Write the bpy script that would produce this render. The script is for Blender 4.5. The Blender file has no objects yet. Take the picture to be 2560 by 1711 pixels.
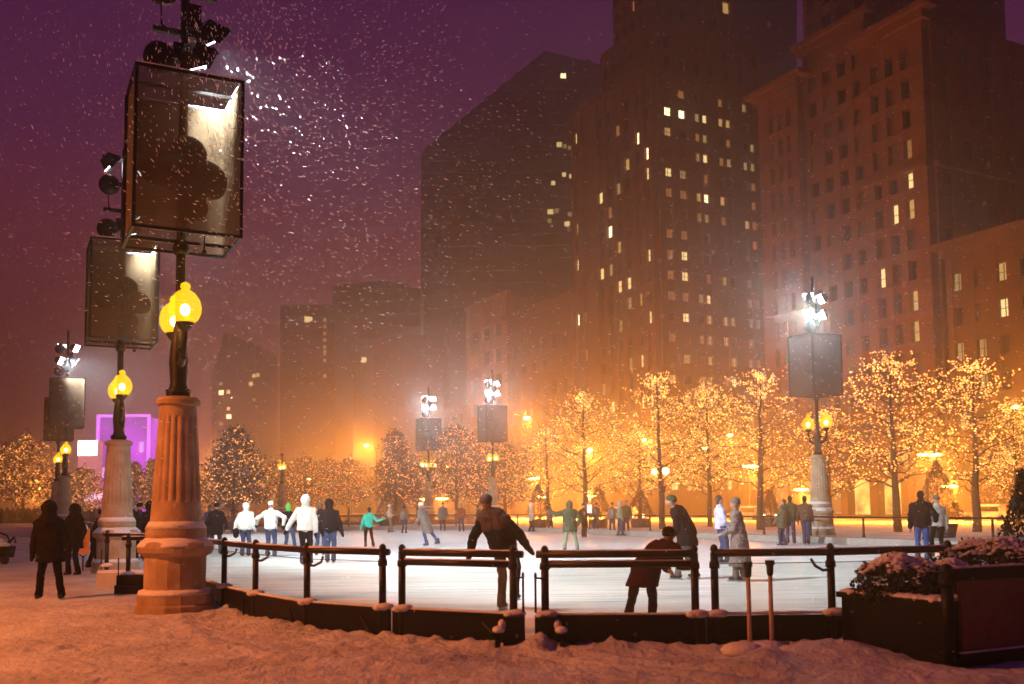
import bpy, bmesh, math, random
from mathutils import Vector, Matrix, noise
rnd = random.Random(7)
PI = math.pi
sc = bpy.context.scene
COL = sc.collection
V = Vector
# ------------------------------------------------------------------ camera
FPX = 2490.0            # focal length in photo pixels (photo 2560 x 1711)
TILT = math.radians(4.5)
ROLL = math.radians(-0.5)
cam_d = bpy.data.cameras.new('camera'); cam = bpy.data.objects.new('camera', cam_d); COL.objects.link(cam)
cam_d.sensor_width = 36; cam_d.lens = FPX/2560*36; cam_d.shift_y = 0.084
cam_d.clip_start = 0.05; cam_d.clip_end = 4000
cam.location = (0, 0, 1.6)
Rm = (Matrix.Rotation(PI/2+TILT, 3, 'X') @ Matrix.Rotation(ROLL, 3, 'Z'))
cam.rotation_euler = Rm.to_euler()
cam_d.dof.use_dof = True; cam_d.dof.focus_distance = 24; cam_d.dof.aperture_fstop = 1.6
sc.camera = cam
def ray(px, py):
    x = (px-1280)/FPX; y = -(py-855.5)/FPX + 0.084*2560/FPX
    return Rm @ V((x, y, -1))
def at(px, py, Y):                      # world point seen at photo pixel px,py and distance Y ahead
    d = ray(px, py); return V((0, 0, 1.6)) + d*(Y/d.y)
def gx(px, Y, py=1300): return at(px, py, Y).x
A = math.radians(27)
UX, UY = -math.sin(A), math.cos(A)      # park axis running away from the camera
VX, VY = math.cos(A), math.sin(A)       # park axis running across
def uv(u, v, z=0): return V((UX*u+VX*v, UY*u+VY*v, z))
def to_uv(x, y): return (UX*x+UY*y, VX*x+VY*y)
# ------------------------------------------------------------------ materials
MATS = {}
def mat(name, col, rough=.6, var=0, vscale=5, bump=0, bscale=30, metal=0, col2=None, spec=.5):
    if name in MATS: return MATS[name]
    m = bpy.data.materials.new(name); m.use_nodes = True
    nt = m.node_tree; b = nt.nodes['Principled BSDF']
    b.inputs['Base Color'].default_value = (*col, 1); b.inputs['Roughness'].default_value = rough
    b.inputs['Metallic'].default_value = metal; b.inputs['Specular IOR Level'].default_value = spec
    tc = nt.nodes.new('ShaderNodeTexCoord')
    if var or col2:
        n = nt.nodes.new('ShaderNodeTexNoise'); n.inputs['Scale'].default_value = vscale; n.inputs['Detail'].default_value = 6
        nt.links.new(tc.outputs['Object'], n.inputs['Vector'])
        r = nt.nodes.new('ShaderNodeValToRGB'); r.color_ramp.elements[0].position = .32; r.color_ramp.elements[1].position = .68
        c2 = col2 or tuple(min(1, c*(1+var)) for c in col); c1 = col if col2 else tuple(c*(1-var) for c in col)
        r.color_ramp.elements[0].color = (*c1, 1); r.color_ramp.elements[1].color = (*c2, 1)
        nt.links.new(n.outputs[0], r.inputs[0]); nt.links.new(r.outputs[0], b.inputs['Base Color'])
    if bump:
        n2 = nt.nodes.new('ShaderNodeTexNoise'); n2.inputs['Scale'].default_value = bscale; n2.inputs['Detail'].default_value = 5
        nt.links.new(tc.outputs['Object'], n2.inputs['Vector'])
        bp = nt.nodes.new('ShaderNodeBump'); bp.inputs['Strength'].default_value = 1; bp.inputs['Distance'].default_value = bump
        nt.links.new(n2.outputs[0], bp.inputs['Height']); nt.links.new(bp.outputs[0], b.inputs['Normal'])
    MATS[name] = m; return m
def emat(name, col, s, var=0):
    if name in MATS: return MATS[name]
    m = bpy.data.materials.new(name); m.use_nodes = True; nt = m.node_tree
    nt.nodes.remove(nt.nodes['Principled BSDF']); e = nt.nodes.new('ShaderNodeEmission')
    e.inputs[0].default_value = (*col, 1); e.inputs[1].default_value = s
    if var:
        tc = nt.nodes.new('ShaderNodeTexCoord'); n = nt.nodes.new('ShaderNodeTexNoise'); n.inputs['Scale'].default_value = var
        nt.links.new(tc.outputs['Object'], n.inputs['Vector'])
        mr = nt.nodes.new('ShaderNodeMapRange'); mr.inputs[1].default_value = .35; mr.inputs[2].default_value = .65
        mr.inputs[3].default_value = s*.35; mr.inputs[4].default_value = s*1.3
        nt.links.new(n.outputs[0], mr.inputs[0]); nt.links.new(mr.outputs[0], e.inputs[1])
    nt.links.new(e.outputs[0], nt.nodes['Material Output'].inputs[0])
    m.cycles.emission_sampling = 'NONE'
    MATS[name] = m; return m
def tmat(name, col, tr, rough=.7, trans=.5):          # see-through mesh cloth / glass: part transparent, part translucent + diffuse
    if name in MATS: return MATS[name]
    m = bpy.data.materials.new(name); m.use_nodes = True; nt = m.node_tree
    nt.nodes.remove(nt.nodes['Principled BSDF'])
    t = nt.nodes.new('ShaderNodeBsdfTransparent'); d = nt.nodes.new('ShaderNodeBsdfDiffuse'); l = nt.nodes.new('ShaderNodeBsdfTranslucent')
    d.inputs[0].default_value = (*col, 1); l.inputs[0].default_value = (*col, 1)
    n = nt.nodes.new('ShaderNodeTexNoise'); n.inputs['Scale'].default_value = 2.2; n.inputs['Detail'].default_value = 8
    tc = nt.nodes.new('ShaderNodeTexCoord'); nt.links.new(tc.outputs['Object'], n.inputs['Vector'])
    mr = nt.nodes.new('ShaderNodeMapRange'); mr.inputs[1].default_value = .3; mr.inputs[2].default_value = .7
    mr.inputs[3].default_value = max(0, 1-tr-.12); mr.inputs[4].default_value = min(1, 1-tr+.12)
    nt.links.new(n.outputs[0], mr.inputs[0])
    a = nt.nodes.new('ShaderNodeMixShader'); a.inputs[0].default_value = trans
    nt.links.new(d.outputs[0], a.inputs[1]); nt.links.new(l.outputs[0], a.inputs[2])
    b = nt.nodes.new('ShaderNodeMixShader'); nt.links.new(mr.outputs[0], b.inputs[0])
    nt.links.new(t.outputs[0], b.inputs[1]); nt.links.new(a.outputs[0], b.inputs[2])
    nt.links.new(b.outputs[0], nt.nodes['Material Output'].inputs[0]); MATS[name] = m; return m
def glass_mat():
    m = bpy.data.materials.new('rink glass'); m.use_nodes = True; nt = m.node_tree
    nt.nodes.remove(nt.nodes['Principled BSDF'])
    t = nt.nodes.new('ShaderNodeBsdfTransparent'); t.inputs[0].default_value = (.90, .92, .88, 1)
    g = nt.nodes.new('ShaderNodeBsdfGlossy'); g.inputs['Roughness'].default_value = .05
    x = nt.nodes.new('ShaderNodeMixShader'); x.inputs[0].default_value = .05
    nt.links.new(t.outputs[0], x.inputs[1]); nt.links.new(g.outputs[0], x.inputs[2])
    nt.links.new(x.outputs[0], nt.nodes['Material Output'].inputs[0]); return m
GLASS = glass_mat()
IRON = mat('black painted iron', (.006, .005, .0045), .45, var=.5, vscale=9, bump=.002, bscale=60, spec=.2)
STONE = mat('cast stone', (.30, .20, .11), .85, bump=.015, bscale=40, col2=(.52, .40, .27), vscale=2.2)
SNOWM = mat('settled snow', (.82, .82, .84), .75, bump=.02, bscale=18, col2=(.74, .74, .77), vscale=3, spec=.25)
WOODP = mat('pale wood shaft', (.50, .38, .27), .6, var=.2, vscale=14)
RUB = mat('black rubber', (.012, .012, .012), .7)
BARK = mat('tree bark', (.055, .036, .025), .9, var=.3, vscale=20, bump=.01, bscale=40)
LEAFR = mat('dry russet leaves', (.13, .06, .035), .8, var=.4, vscale=3)
LEAFG = mat('dark evergreen leaves', (.018, .026, .013), .7, var=.5, vscale=8)
BULB = emat('warm string bulbs', (1, .37, .085), 3.4, var=1.5)
# ------------------------------------------------------------------ mesh builder
ICO = {}
def ico(n):
    if n not in ICO:
        b = bmesh.new(); bmesh.ops.create_icosphere(b, subdivisions=n, radius=1)
        ICO[n] = ([v.co.copy() for v in b.verts], [[v.index for v in f.verts] for f in b.faces]); b.free()
    return ICO[n]
class MB:
    def __init__(s): s.v = []; s.f = []; s.mi = []
    def add(s, vs, fs, mi=0):
        o = len(s.v); s.v += [tuple(p) for p in vs]; s.f += [[i+o for i in f] for f in fs]; s.mi += [mi]*len(fs)
    def box(s, c, d, rz=0, mi=0, ax=None, taper=1):
        if ax is None: ax = (V((math.cos(rz), math.sin(rz), 0)), V((-math.sin(rz), math.cos(rz), 0)), V((0, 0, 1)))
        c = V(c); vs = []
        for z in (-1, 1):
            for y in (-1, 1):
                for x in (-1, 1):
                    k = taper if z > 0 else 1
                    vs.append(c + ax[0]*(x*d[0]/2*k) + ax[1]*(y*d[1]/2*k) + ax[2]*(z*d[2]/2))
        s.add(vs, [(0, 2, 3, 1), (4, 5, 7, 6), (0, 1, 5, 4), (2, 6, 7, 3), (0, 4, 6, 2), (1, 3, 7, 5)], mi)
    def tube(s, pts, rs, n=8, mi=0, cap=True):
        pts = [V(p) for p in pts]
        if not hasattr(rs, '__len__'): rs = [rs]*len(pts)
        vs = []; up = V((0, 0, 1))
        for i, p in enumerate(pts):
            d = (pts[min(i+1, len(pts)-1)]-pts[max(i-1, 0)])
            d = d.normalized() if d.length > 1e-9 else V((0, 0, 1))
            a = d.cross(up if abs(d.z) < .95 else V((0, 1, 0))).normalized(); b = d.cross(a)
            for k in range(n):
                t = 2*PI*k/n; vs.append(p + a*(math.cos(t)*rs[i]) + b*(math.sin(t)*rs[i]))
        fs = []
        for i in range(len(pts)-1):
            for k in range(n):
                fs.append((i*n+k, i*n+(k+1) % n, (i+1)*n+(k+1) % n, (i+1)*n+k))
        if cap: fs += [tuple(range(n))[::-1], tuple((len(pts)-1)*n+k for k in range(n))]
        s.add(vs, fs, mi)
    def lathe(s, prof, c=(0, 0, 0), n=24, mi=0, fn=None):
        vs = []; fs = []
        for r, z in prof:
            for k in range(n):
                t = 2*PI*k/n; rr = r*(fn(t, z) if fn else 1)
                vs.append((c[0]+rr*math.cos(t), c[1]+rr*math.sin(t), c[2]+z))
        for i in range(len(prof)-1):
            for k in range(n):
                fs.append((i*n+k, i*n+(k+1) % n, (i+1)*n+(k+1) % n, (i+1)*n+k))
        fs += [tuple(range(n))[::-1], tuple((len(prof)-1)*n+k for k in range(n))]
        s.add(vs, fs, mi)
    def ball(s, c, r, n=2, mi=0, M=None):
        vs, fs = ico(n); r = V((r, r, r)) if not hasattr(r, '__len__') else V(r); c = V(c)
        out = []
        for p in vs:
            q = V((p.x*r.x, p.y*r.y, p.z*r.z)); out.append((M @ q if M else q)+c)
        s.add(out, fs, mi)
    def cap(s, a, b, ra, rb, n=10):      # closed capsule
        a = V(a); b = V(b); s.tube([a, b], [ra, rb], n); s.ball(a, ra, 2); s.ball(b, rb, 2)
    def build(s, name, m, parent=None, smooth=False, loc=None):
        me = bpy.data.meshes.new(name); me.from_pydata(s.v, [], s.f)
        for x in (m if isinstance(m, (list, tuple)) else [m]): me.materials.append(x)
        if any(s.mi): me.polygons.foreach_set('material_index', s.mi)
        if smooth: me.polygons.foreach_set('use_smooth', [True]*len(me.polygons))
        me.update(); o = bpy.data.objects.new(name, me); COL.objects.link(o)
        if parent: o.parent = parent
        if loc is not None: o.location = loc
        return o
def tag(o, label=None, cat=None, group=None, kind=None):
    if label: o['label'] = label
    if cat: o['category'] = cat
    if group: o['group'] = group
    if kind: o['kind'] = kind
    return o
def thing(name, label, cat, loc=(0, 0, 0), rz=0, group=None):
    o = bpy.data.objects.new(name, None); COL.objects.link(o); o.location = loc; o.rotation_euler = (0, 0, rz)
    return tag(o, label, cat, group)
def children(o): return [c for c in bpy.data.objects if c.parent == o]
def copy_tree(o, parent=None):
    kids = children(o); c = o.copy(); COL.objects.link(c)
    if parent: c.parent = parent
    for k in kids: copy_tree(k, c)
    return c
def light(kind, name, loc, power, col, parent=None, size=.1, aim=None, angle=1.2, blend=.6):
    d = bpy.data.lights.new(name, kind); d.energy = power; d.color = col; d.shadow_soft_size = size
    o = bpy.data.objects.new(name, d); COL.objects.link(o); o.location = loc
    if kind == 'SPOT':
        d.spot_size = angle; d.spot_blend = blend
        o.rotation_euler = (V(aim)-V(loc)).to_track_quat('-Z', 'Y').to_euler()
    if parent: o.parent = parent
    return o
SOD = (1, .285, .028)
GLO = (1, .40, .06)
COLD = (.86, .95, 1.0)
# intensities
P_GLOBE, P_SOD, P_LONG, P_FLOOD, P_TREE = 190, 12500, 20000, 9000, 22
HAZE = .0032; P_NEAR = 12000
# ------------------------------------------------------------------ world
w = bpy.data.worlds.new('World'); sc.world = w; w.use_nodes = True; nt = w.node_tree
bg = nt.nodes['Background']; tc = nt.nodes.new('ShaderNodeTexCoord'); sx = nt.nodes.new('ShaderNodeSeparateXYZ')
nt.links.new(tc.outputs['Generated'], sx.inputs[0])
rp = nt.nodes.new('ShaderNodeValToRGB'); el = rp.color_ramp.elements
el[0].position = 0; el[0].color = (.90, .19, .035, 1); el[1].position = .6; el[1].color = (.042, .008, .058, 1)
e = el.new(.12); e.color = (.33, .056, .055, 1)
e = el.new(.34); e.color = (.105, .018, .082, 1)
nt.links.new(sx.outputs[2], rp.inputs[0]); nt.links.new(rp.outputs[0], bg.inputs[0]); bg.inputs[1].default_value = 1.0
# ------------------------------------------------------------------ near fence path (world X,Y)
POSTS = [(-4.62, 16.05), (-3.76, 14.65), (-2.72, 13.25), (-1.62, 12.45)]
RINK_NEAR = [(-5.6, 17.9), (-4.62, 16.05), (-3.76, 14.65), (-2.72, 13.25), (-1.62, 12.45), (-1.35, 12.3), (.10, 11.52), (.36, 11.45), (2.05, 11.36), (2.28, 11.38), (3.62, 11.45), (5.2, 12.0), (6.9, 13.05), (9.5, 14.9), (12.5, 17.6), (15.6, 20.6)]
RINK = [V((x, y, 0)) for x, y in RINK_NEAR] + [uv(14, 27.0), uv(18, 28.2), uv(24, 28.5), uv(58, 28.5), uv(63, 27), uv(66, 23), uv(66.5, 16), uv(66, 9), uv(63, 5), uv(58, 3.3), uv(21, 3.2)]
def in_poly(x, y, P):
    c = False; j = len(P)-1
    for i in range(len(P)):
        a, b = P[i], P[j]
        if (a[1] > y) != (b[1] > y) and x < (b[0]-a[0])*(y-a[1])/(b[1]-a[1])+a[0]: c = not c
        j = i
    return c
def seg_dist(x, y, P):
    best = 1e9; p = V((x, y))
    for i in range(len(P)-1):
        a = V(P[i][:2]); b = V(P[i+1][:2]); t = max(0, min(1, (p-a).dot(b-a)/(b-a).length_squared)); best = min(best, (p-a-(b-a)*t).length)
    return best
# ------------------------------------------------------------------ ground
def bumpy(x, y):
    if in_poly(x, y, RINK): return -.03
    h = .020*noise.fractal(V((x*.8, y*.8, 0)), 1, 2.1, 4) + .017*noise.fractal(V((x*4.6, y*4.6, 3)), .7, 2.2, 5)
    k = noise.noise(V((x*3.1, y*2.6, 9)))
    vd = noise.voronoi(V((x*1.7+.4*noise.noise(V((x, y, 2))), y*1.25, 0)))[0][0]
    if vd < .24: h -= .045*(1-(vd/.24)**2)*(.5+noise.noise(V((x*.5, y*.5, 4))))
    elif vd < .36: h += .016
    h += -.03*max(0, k-.25)*2                                   # footprints
    d = seg_dist(x, y, RINK_NEAR[:12])
    h += .06*math.exp(-(d/.35)**2)*(.5+.9*abs(noise.noise(V((x*3, y*3, 1)))))
    # trodden ridge curving away from the column
    R = [(-4.9, 14.8), (-4.3, 13.4), (-3.6, 11.9), (-2.3, 10.6), (-.2, 9.7)]
    d = seg_dist(x, y, R); h += .05*math.exp(-(d/.13)**2)*(.7+noise.noise(V((x*4, y*4, 0))))+.02*math.exp(-(d/.5)**2)
    if y > 10: h += .07*math.exp(-(seg_dist(x, y, RINK_NEAR[:12])/.45)**2)*max(0, noise.fractal(V((x*5, y*5, 7)), .8, 2.1, 3)+.15)
    for (cx, cy, r, a) in ((3.35, 10.35, .55, .17), (2.9, 10.2, .35, .06), (2.45, 9.95, .3, .13), (2.25, 9.6, .4, .07), (3.0, 9.2, .5, .05), (1.1, 11.1, .25, .07), (.25, 11.2, .2, .1), (3.95, 9.6, .3, .06), (4.3, 9.1, .4, .05), (-3.2, 13.1, .4, .08), (-2.2, 12.2, .3, .07)):
        h += a*math.exp(-((x-cx)**2+(y-cy)**2)/r/r)
    for (a0, b0) in (((.0, 11.0), (2.6, 8.2)), ((.45, 11.1), (2.3, 9.2)), ((-.1, 10.9), (-2.4, 9.6))):   # ruts
        d = seg_dist(x, y, [a0, b0]); h += .03*math.exp(-((d-.16)/.07)**2)-.03*math.exp(-(d/.1)**2)
    if x < -11: h += .0
    return h
def axis(a, b, st, far):
    r = []; t = a
    while t < b: r.append(t); t += st
    o = []; s = st; t = b
    while t < far: o.append(t); s *= 1.35; t += s
    o.append(far); i = []; s = st; t = a-st
    while t > -far: i.append(t); s *= 1.35; t -= s
    i.append(-far); return i[::-1]+r+o
xs = axis(-9.5, 6.2, .05, 900); ys = axis(6.4, 19.5, .055, 900)
g = MB(); vs = []
for y in ys:
    for x in xs:
        near = -60 < x < 60 and 0 < y < 90
        vs.append((x, y, bumpy(x, y) if near else 0))
nx = len(xs); fs = [(j*nx+i, j*nx+i+1, (j+1)*nx+i+1, (j+1)*nx+i) for j in range(len(ys)-1) for i in range(nx-1)]
g.add(vs, fs); ground = g.build('ground', SNOWM, smooth=True); tag(ground, kind='structure')
GSNOW = bpy.data.materials.new('trodden snow'); GSNOW.use_nodes = True
nt = GSNOW.node_tree; b = nt.nodes['Principled BSDF']; b.inputs['Roughness'].default_value = .7; b.inputs['Specular IOR Level'].default_value = .3
tc = nt.nodes.new('ShaderNodeTexCoord'); n1 = nt.nodes.new('ShaderNodeTexNoise'); n1.inputs['Scale'].default_value = .8; n1.inputs['Detail'].default_value = 9; n1.inputs['Roughness'].default_value = .65
nt.links.new(tc.outputs['Object'], n1.inputs['Vector'])
r = nt.nodes.new('ShaderNodeValToRGB'); r.color_ramp.elements[0].position = .33; r.color_ramp.elements[0].color = (.52, .50, .50, 1); r.color_ramp.elements[1].position = .62; r.color_ramp.elements[1].color = (.80, .80, .82, 1)
nt.links.new(n1.outputs[0], r.inputs[0]); nt.links.new(r.outputs[0], b.inputs['Base Color'])
n2 = nt.nodes.new('ShaderNodeTexNoise'); n2.inputs['Scale'].default_value = 9; n2.inputs['Detail'].default_value = 10; n2.inputs['Roughness'].default_value = .62
nt.links.new(tc.outputs['Object'], n2.inputs['Vector'])
bp = nt.nodes.new('ShaderNodeBump'); bp.inputs['Distance'].default_value = .09; nt.links.new(n2.outputs[0], bp.inputs['Height']); nt.links.new(bp.outputs[0], b.inputs['Normal'])
ground.data.materials[0] = GSNOW
# ice
ICE = bpy.data.materials.new('skated ice'); ICE.use_nodes = True; nt = ICE.node_tree; b = nt.nodes['Principled BSDF']
tc = nt.nodes.new('ShaderNodeTexCoord'); mp = nt.nodes.new('ShaderNodeMapping'); mp.inputs['Scale'].default_value = (.25, 1.6, 1); mp.inputs['Rotation'].default_value = (0, 0, .2)
nt.links.new(tc.outputs['Object'], mp.inputs[0]); n1 = nt.nodes.new('ShaderNodeTexNoise'); n1.inputs['Scale'].default_value = 1.6; n1.inputs['Detail'].default_value = 8
nt.links.new(mp.outputs[0], n1.inputs['Vector']); r = nt.nodes.new('ShaderNodeValToRGB')
r.color_ramp.elements[0].position = .3; r.color_ramp.elements[0].color = (.70, .72, .72, 1); r.color_ramp.elements[1].position = .6; r.color_ramp.elements[1].color = (.90, .92, .92, 1)
nt.links.new(n1.outputs[0], r.inputs[0])
wv = nt.nodes.new('ShaderNodeTexNoise'); mp2 = nt.nodes.new('ShaderNodeMapping'); mp2.inputs['Scale'].default_value = (.35, 7, 1); mp2.inputs['Rotation'].default_value = (0, 0, -.35); nt.links.new(tc.outputs['Object'], mp2.inputs[0]); nt.links.new(mp2.outputs[0], wv.inputs['Vector']); wv.inputs['Scale'].default_value = 1.3; wv.inputs['Detail'].default_value = 5; wv.inputs['Distortion'].default_value = .6
r2 = nt.nodes.new('ShaderNodeValToRGB'); r2.color_ramp.elements[0].position = .34; r2.color_ramp.elements[0].color = (.45, .49, .52, 1); r2.color_ramp.elements[1].position = .46; r2.color_ramp.elements[1].color = (1, 1, 1, 1); nt.links.new(wv.outputs[0], r2.inputs[0])
ml = nt.nodes.new('ShaderNodeMixRGB'); ml.blend_type = 'MULTIPLY'; ml.inputs[0].default_value = .8; nt.links.new(r.outputs[0], ml.inputs[1]); nt.links.new(r2.outputs[0], ml.inputs[2]); nt.links.new(ml.outputs[0], b.inputs['Base Color']); b.inputs['Roughness'].default_value = .5; b.inputs['Specular IOR Level'].default_value = .3
m = MB(); m.add([(p.x, p.y, .05) for p in RINK]+[(p.x, p.y, -.2) for p in RINK], [tuple(range(len(RINK)))]+[(i, (i+1) % len(RINK), len(RINK)+(i+1) % len(RINK), len(RINK)+i) for i in range(len(RINK))])
tag(m.build('ice', ICE), kind='structure')
# terrace of snow behind the rink, .28 high
TZ = .28
CURBM = mat('pale curb stone', (.40, .37, .33), .85, var=.12, vscale=3, bump=.004)
m = MB()
def prism(m, P, z0, z1, mi=0):
    n = len(P); m.add([(p[0], p[1], z1) for p in P]+[(p[0], p[1], z0) for p in P], [tuple(range(n)), tuple(n+i for i in range(n))[::-1]]+[(i, n+i, n+(i+1) % n, (i+1) % n) for i in range(n)], mi)
TER = [uv(-12, 29.3), uv(18, 29.3), uv(62, 29.3), uv(67.2, 24), uv(67.4, 2.0), uv(67.4, -2), uv(130, -2), uv(130, 61), uv(-12, 61)]
prism(m, TER, -.1, TZ); tag(m.build('terrace', GSNOW), kind='structure')
m = MB(); CURB = [uv(-12, 28.6), uv(12, 28.6), uv(62.3, 28.6), uv(66.7, 23.6), uv(66.9, 2.0)]; CI = TER[:5][:]
prism(m, [uv(-12, 28.75), uv(61.8, 28.75), uv(66.75, 23.6), uv(66.95, 2.0), uv(67.35, 2.0), uv(67.15, 24), uv(62, 29.25), uv(-12, 29.25)], -.05, TZ+.01)
tag(m.build('kerb', CURBM), kind='structure')
ASPH = mat('slushy road', (.22, .20, .19), .6, col2=(.5, .48, .48), vscale=.7)
m = MB(); prism(m, [uv(-40, 66), uv(320, 66), uv(320, 84), uv(-40, 84)], -.05, .03); tag(m.build('road', ASPH), kind='structure')
m = MB(); prism(m, [uv(-40, 84.2), uv(320, 84.2), uv(320, 89.5), uv(-40, 89.5)], -.05, .16); tag(m.build('pavement', GSNOW), kind='structure')
# ------------------------------------------------------------------ lamp column with globes, cloth box and floodlights
BOXC = tmat('scrim cloth', (.19, .13, .075), .42, trans=.55)
GLB = bpy.data.materials.new('amber globe glass'); GLB.use_nodes = True; nt = GLB.node_tree; nt.nodes.remove(nt.nodes['Principled BSDF'])
em = nt.nodes.new('ShaderNodeEmission'); em.inputs[0].default_value = (1, .50, .005, 1); em.inputs[1].default_value = 2.1
tr = nt.nodes.new('ShaderNodeBsdfTransparent'); mx = nt.nodes.new('ShaderNodeMixShader'); mx.inputs[0].default_value = .42
nt.links.new(tr.outputs[0], mx.inputs[1]); nt.links.new(em.outputs[0], mx.inputs[2]); nt.links.new(mx.outputs[0], nt.nodes['Material Output'].inputs[0]); GLB.cycles.emission_sampling = 'NONE'
CORE = emat('globe bulb', (1, .80, .30), 30)
LENS = emat('floodlight lens', (.88, .96, 1), 26)
def flute(t, z): return 1-.075*(1-abs(math.sin(t*9))) if 1.75 < z < 3.05 else 1
def lamp(label, u, v, z, group, flood=True, box=True, globes=4, aims=(), power=1, heads='far', gcol=None):
    T = thing('lamp_column', label, 'lamp post', uv(u, v, z), A, group)
    m = MB(); m.lathe([(.60, -.3), (.60, .10), (.57, .13), (.57, .26), (.53, .32), (.485, .34)], n=16); m.build('base', STONE, T)
    m = MB(); m.lathe([(.485, .33), (.475, .36), (.475, .84), (.50, .88)], n=16); m.lathe([(.50, .87), (.57, .93), (.585, 1.0), (.55, 1.07), (.48, 1.12), (.44, 1.14)], n=32); m.build('plinth', STONE, T)
    m = MB(); pr = [(.44, 1.13), (.465, 1.2), (.46, 1.3), (.40, 1.40), (.385, 1.5)]
    pr += [(.385-.10*(zz-1.5)/1.75, zz) for zz in (1.6, 1.7, 1.76, 2.0, 2.4, 2.8, 3.04, 3.1, 3.2)] + [(.285, 3.24), (.335, 3.27), (.345, 3.33), (.30, 3.38), (.2, 3.40)]
    m.lathe(pr, n=180, fn=flute); m.build('shaft', STONE, T, smooth=False)
    m = MB(); m.lathe([(.58, 1.015), (.56, 1.06), (.5, 1.12), (.45, 1.16), (.3, 1.17)], n=32, fn=lambda t, zz: 1+.025*math.sin(t*5+u)); m.lathe([(.47, 1.30), (.42, 1.40), (.37, 1.43)], n=24); m.lathe([(.57, .27), (.55, .33), (.47, .36)], n=24); m.build('snow_cover', SNOWM, T, smooth=True)
    m = MB(); m.lathe([(.13, 3.38), (.19, 3.42), (.20, 3.5), (.14, 3.55), (.13, 3.62), (.155, 3.95), (.13, 4.25), (.10, 4.45), (.075, 4.6), (.075, 5.9)], n=14); m.lathe([(.11, 5.72), (.13, 5.8), (.11, 5.9)], n=12)
    m.build('pole', IRON, T, smooth=True)
    dirs = [V((0, -1, 0)), V((0, 1, 0))] + ([V((-1, 0, 0)), V((1, 0, 0))] if globes == 4 else [])
    for d in dirs[:globes]:
        m = MB(); m.tube([V((0, 0, 3.95)), d*.25+V((0, 0, 3.9)), d*.45+V((0, 0, 4.02)), d*.53+V((0, 0, 4.25)), d*.53+V((0, 0, 4.42))], [.05, .06, .05, .05, .045], 8)
        m.lathe([(.05, 0), (.10, .05), (.15, .12), (.13, .16)], c=d*.53+V((0, 0, 4.38)), n=14); m.ball(d*.2+V((0, 0, 4.15)), .07, 1); m.ball(d*.42+V((0, 0, 4.0)), .075, 1)
        arm = m.build('arm', IRON, T, smooth=True)
        m = MB(); m.lathe([(.12, 0), (.2, .07), (.245, .17), (.25, .26), (.22, .38), (.15, .48), (.08, .53), (.055, .545), (.08, .58), (.07, .63), (.02, .66)], c=d*.53+V((0, 0, 4.50)), n=24)
        gl = m.build('globe', GLB, arm, smooth=True)
        m = MB(); m.ball(d*.53+V((0, 0, 4.72)), (.075, .075, .095), 2); m.build('bulb', CORE, arm, smooth=True)
        light('POINT', 'globe_light', d*.53+V((0, 0, 4.72)), P_GLOBE*power, gcol or GLO, T, size=.1)
    if not box: return T
    W, D, z0, z1 = 1.62, 1.42, 5.93, 8.48
    m = MB(); q = .022
    for sx_ in (-1, 1):
        for sy in (-1, 1): m.box((sx_*W/2, sy*D/2, (z0+z1)/2), (.05, .05, z1-z0))
    for zz in (z0, z1):
        for sy in (-1, 1): m.box((0, sy*D/2, zz), (W+.05, .048, .048))
        for sx_ in (-1, 1): m.box((sx_*W/2, 0, zz), (.048, D-.05, .048))
    m.box((0, 0, z0-.004), (W, .05, .05)); m.box((0, 0, z1-.004), (W, .05, .05)); m.box((0, 0, z0+.02), (.05, D, .05))
    m.tube([(.28, -.5, z0), (.28, -.5, z0-.22)], .012, 6); m.ball((.28, -.5, z0-.25), .045, 1)
    m.build('box_frame', IRON, T)
    for a_, nm in enumerate(((0, -1), (0, 1), (-1, 0), (1, 0))):
        m = MB(); sx_, sy = nm
        if sy: m.box((0, sy*(D/2-.028), (z0+z1)/2), (W-.055, .006, z1-z0-.055))
        else: m.box((sx_*(W/2-.028), 0, (z0+z1)/2), (.006, D-.055, z1-z0-.055))
        m.build('cloth_panel', BOXC, T)
    m = MB(); m.box((0, -D/2, z1+.035), (W, .05, .02)); m.box((W/2, 0, z1+.033), (.05, D, .02)); m.box((0, D/2, z1+.031), (W, .05, .02)); m.build('snow_rim', SNOWM, T)
    m = MB(); m.tube([(0, 0, 5.8), (0, 0, z1+.1)], .075, 10); m.build('mast', IRON, T)
    for (x, y, zz, r_) in ((-.28, -.1, 7.0, .36), (.34, .05, 6.95, .36), (.05, .0, 7.35, .30), (.12, .0, 6.45, .26)):
        m = MB(); m.lathe([(.06, -.32), (.12, -.2), (r_*.8, .0), (r_, .12), (r_*.97, .2), (r_*.3, .26)], n=16)
        o = m.build('speaker', IRON, T, smooth=True, loc=(x, y, zz)); o.rotation_euler = (.9 if y < 0 else -.6, .5 if x > 0 else -.7, 0)
    if not flood: return T
    m = MB(); m.tube([(0, 0, z1), (0, 0, z1+2.6)], .07, 10)
    for zz in (z1+.95, z1+1.65): m.box((0, 0, zz), (1.0, .09, .09))
    m.box((.12, -.1, z1+1.2), (.22, .2, .4)); m.box((-.05, -.12, z1+.55), (.3, .18, .3))
    m.tube([(-.15, -.1, z1+1.6), (-.4, -.12, z1+1.4), (-.38, -.1, z1+1.0), (-.15, -.05, z1+.9)], .02, 6); m.tube([(.1, -.15, z1+.3), (.25, -.2, z1+.7), (.1, -.16, z1+1.3)], .025, 6)
    m.build('light_mast', IRON, T)
    if heads == 'near': hp = [(.42, -.05, z1+.95), (.18, -.25, z1+.45), (.5, .3, z1+2.3), (-.3, .3, z1+2.3)]
    else: hp = [(-.36, -.12, z1+.95), (.36, -.12, z1+.95), (-.36, -.12, z1+1.65), (.36, -.12, z1+1.65)]
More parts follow.
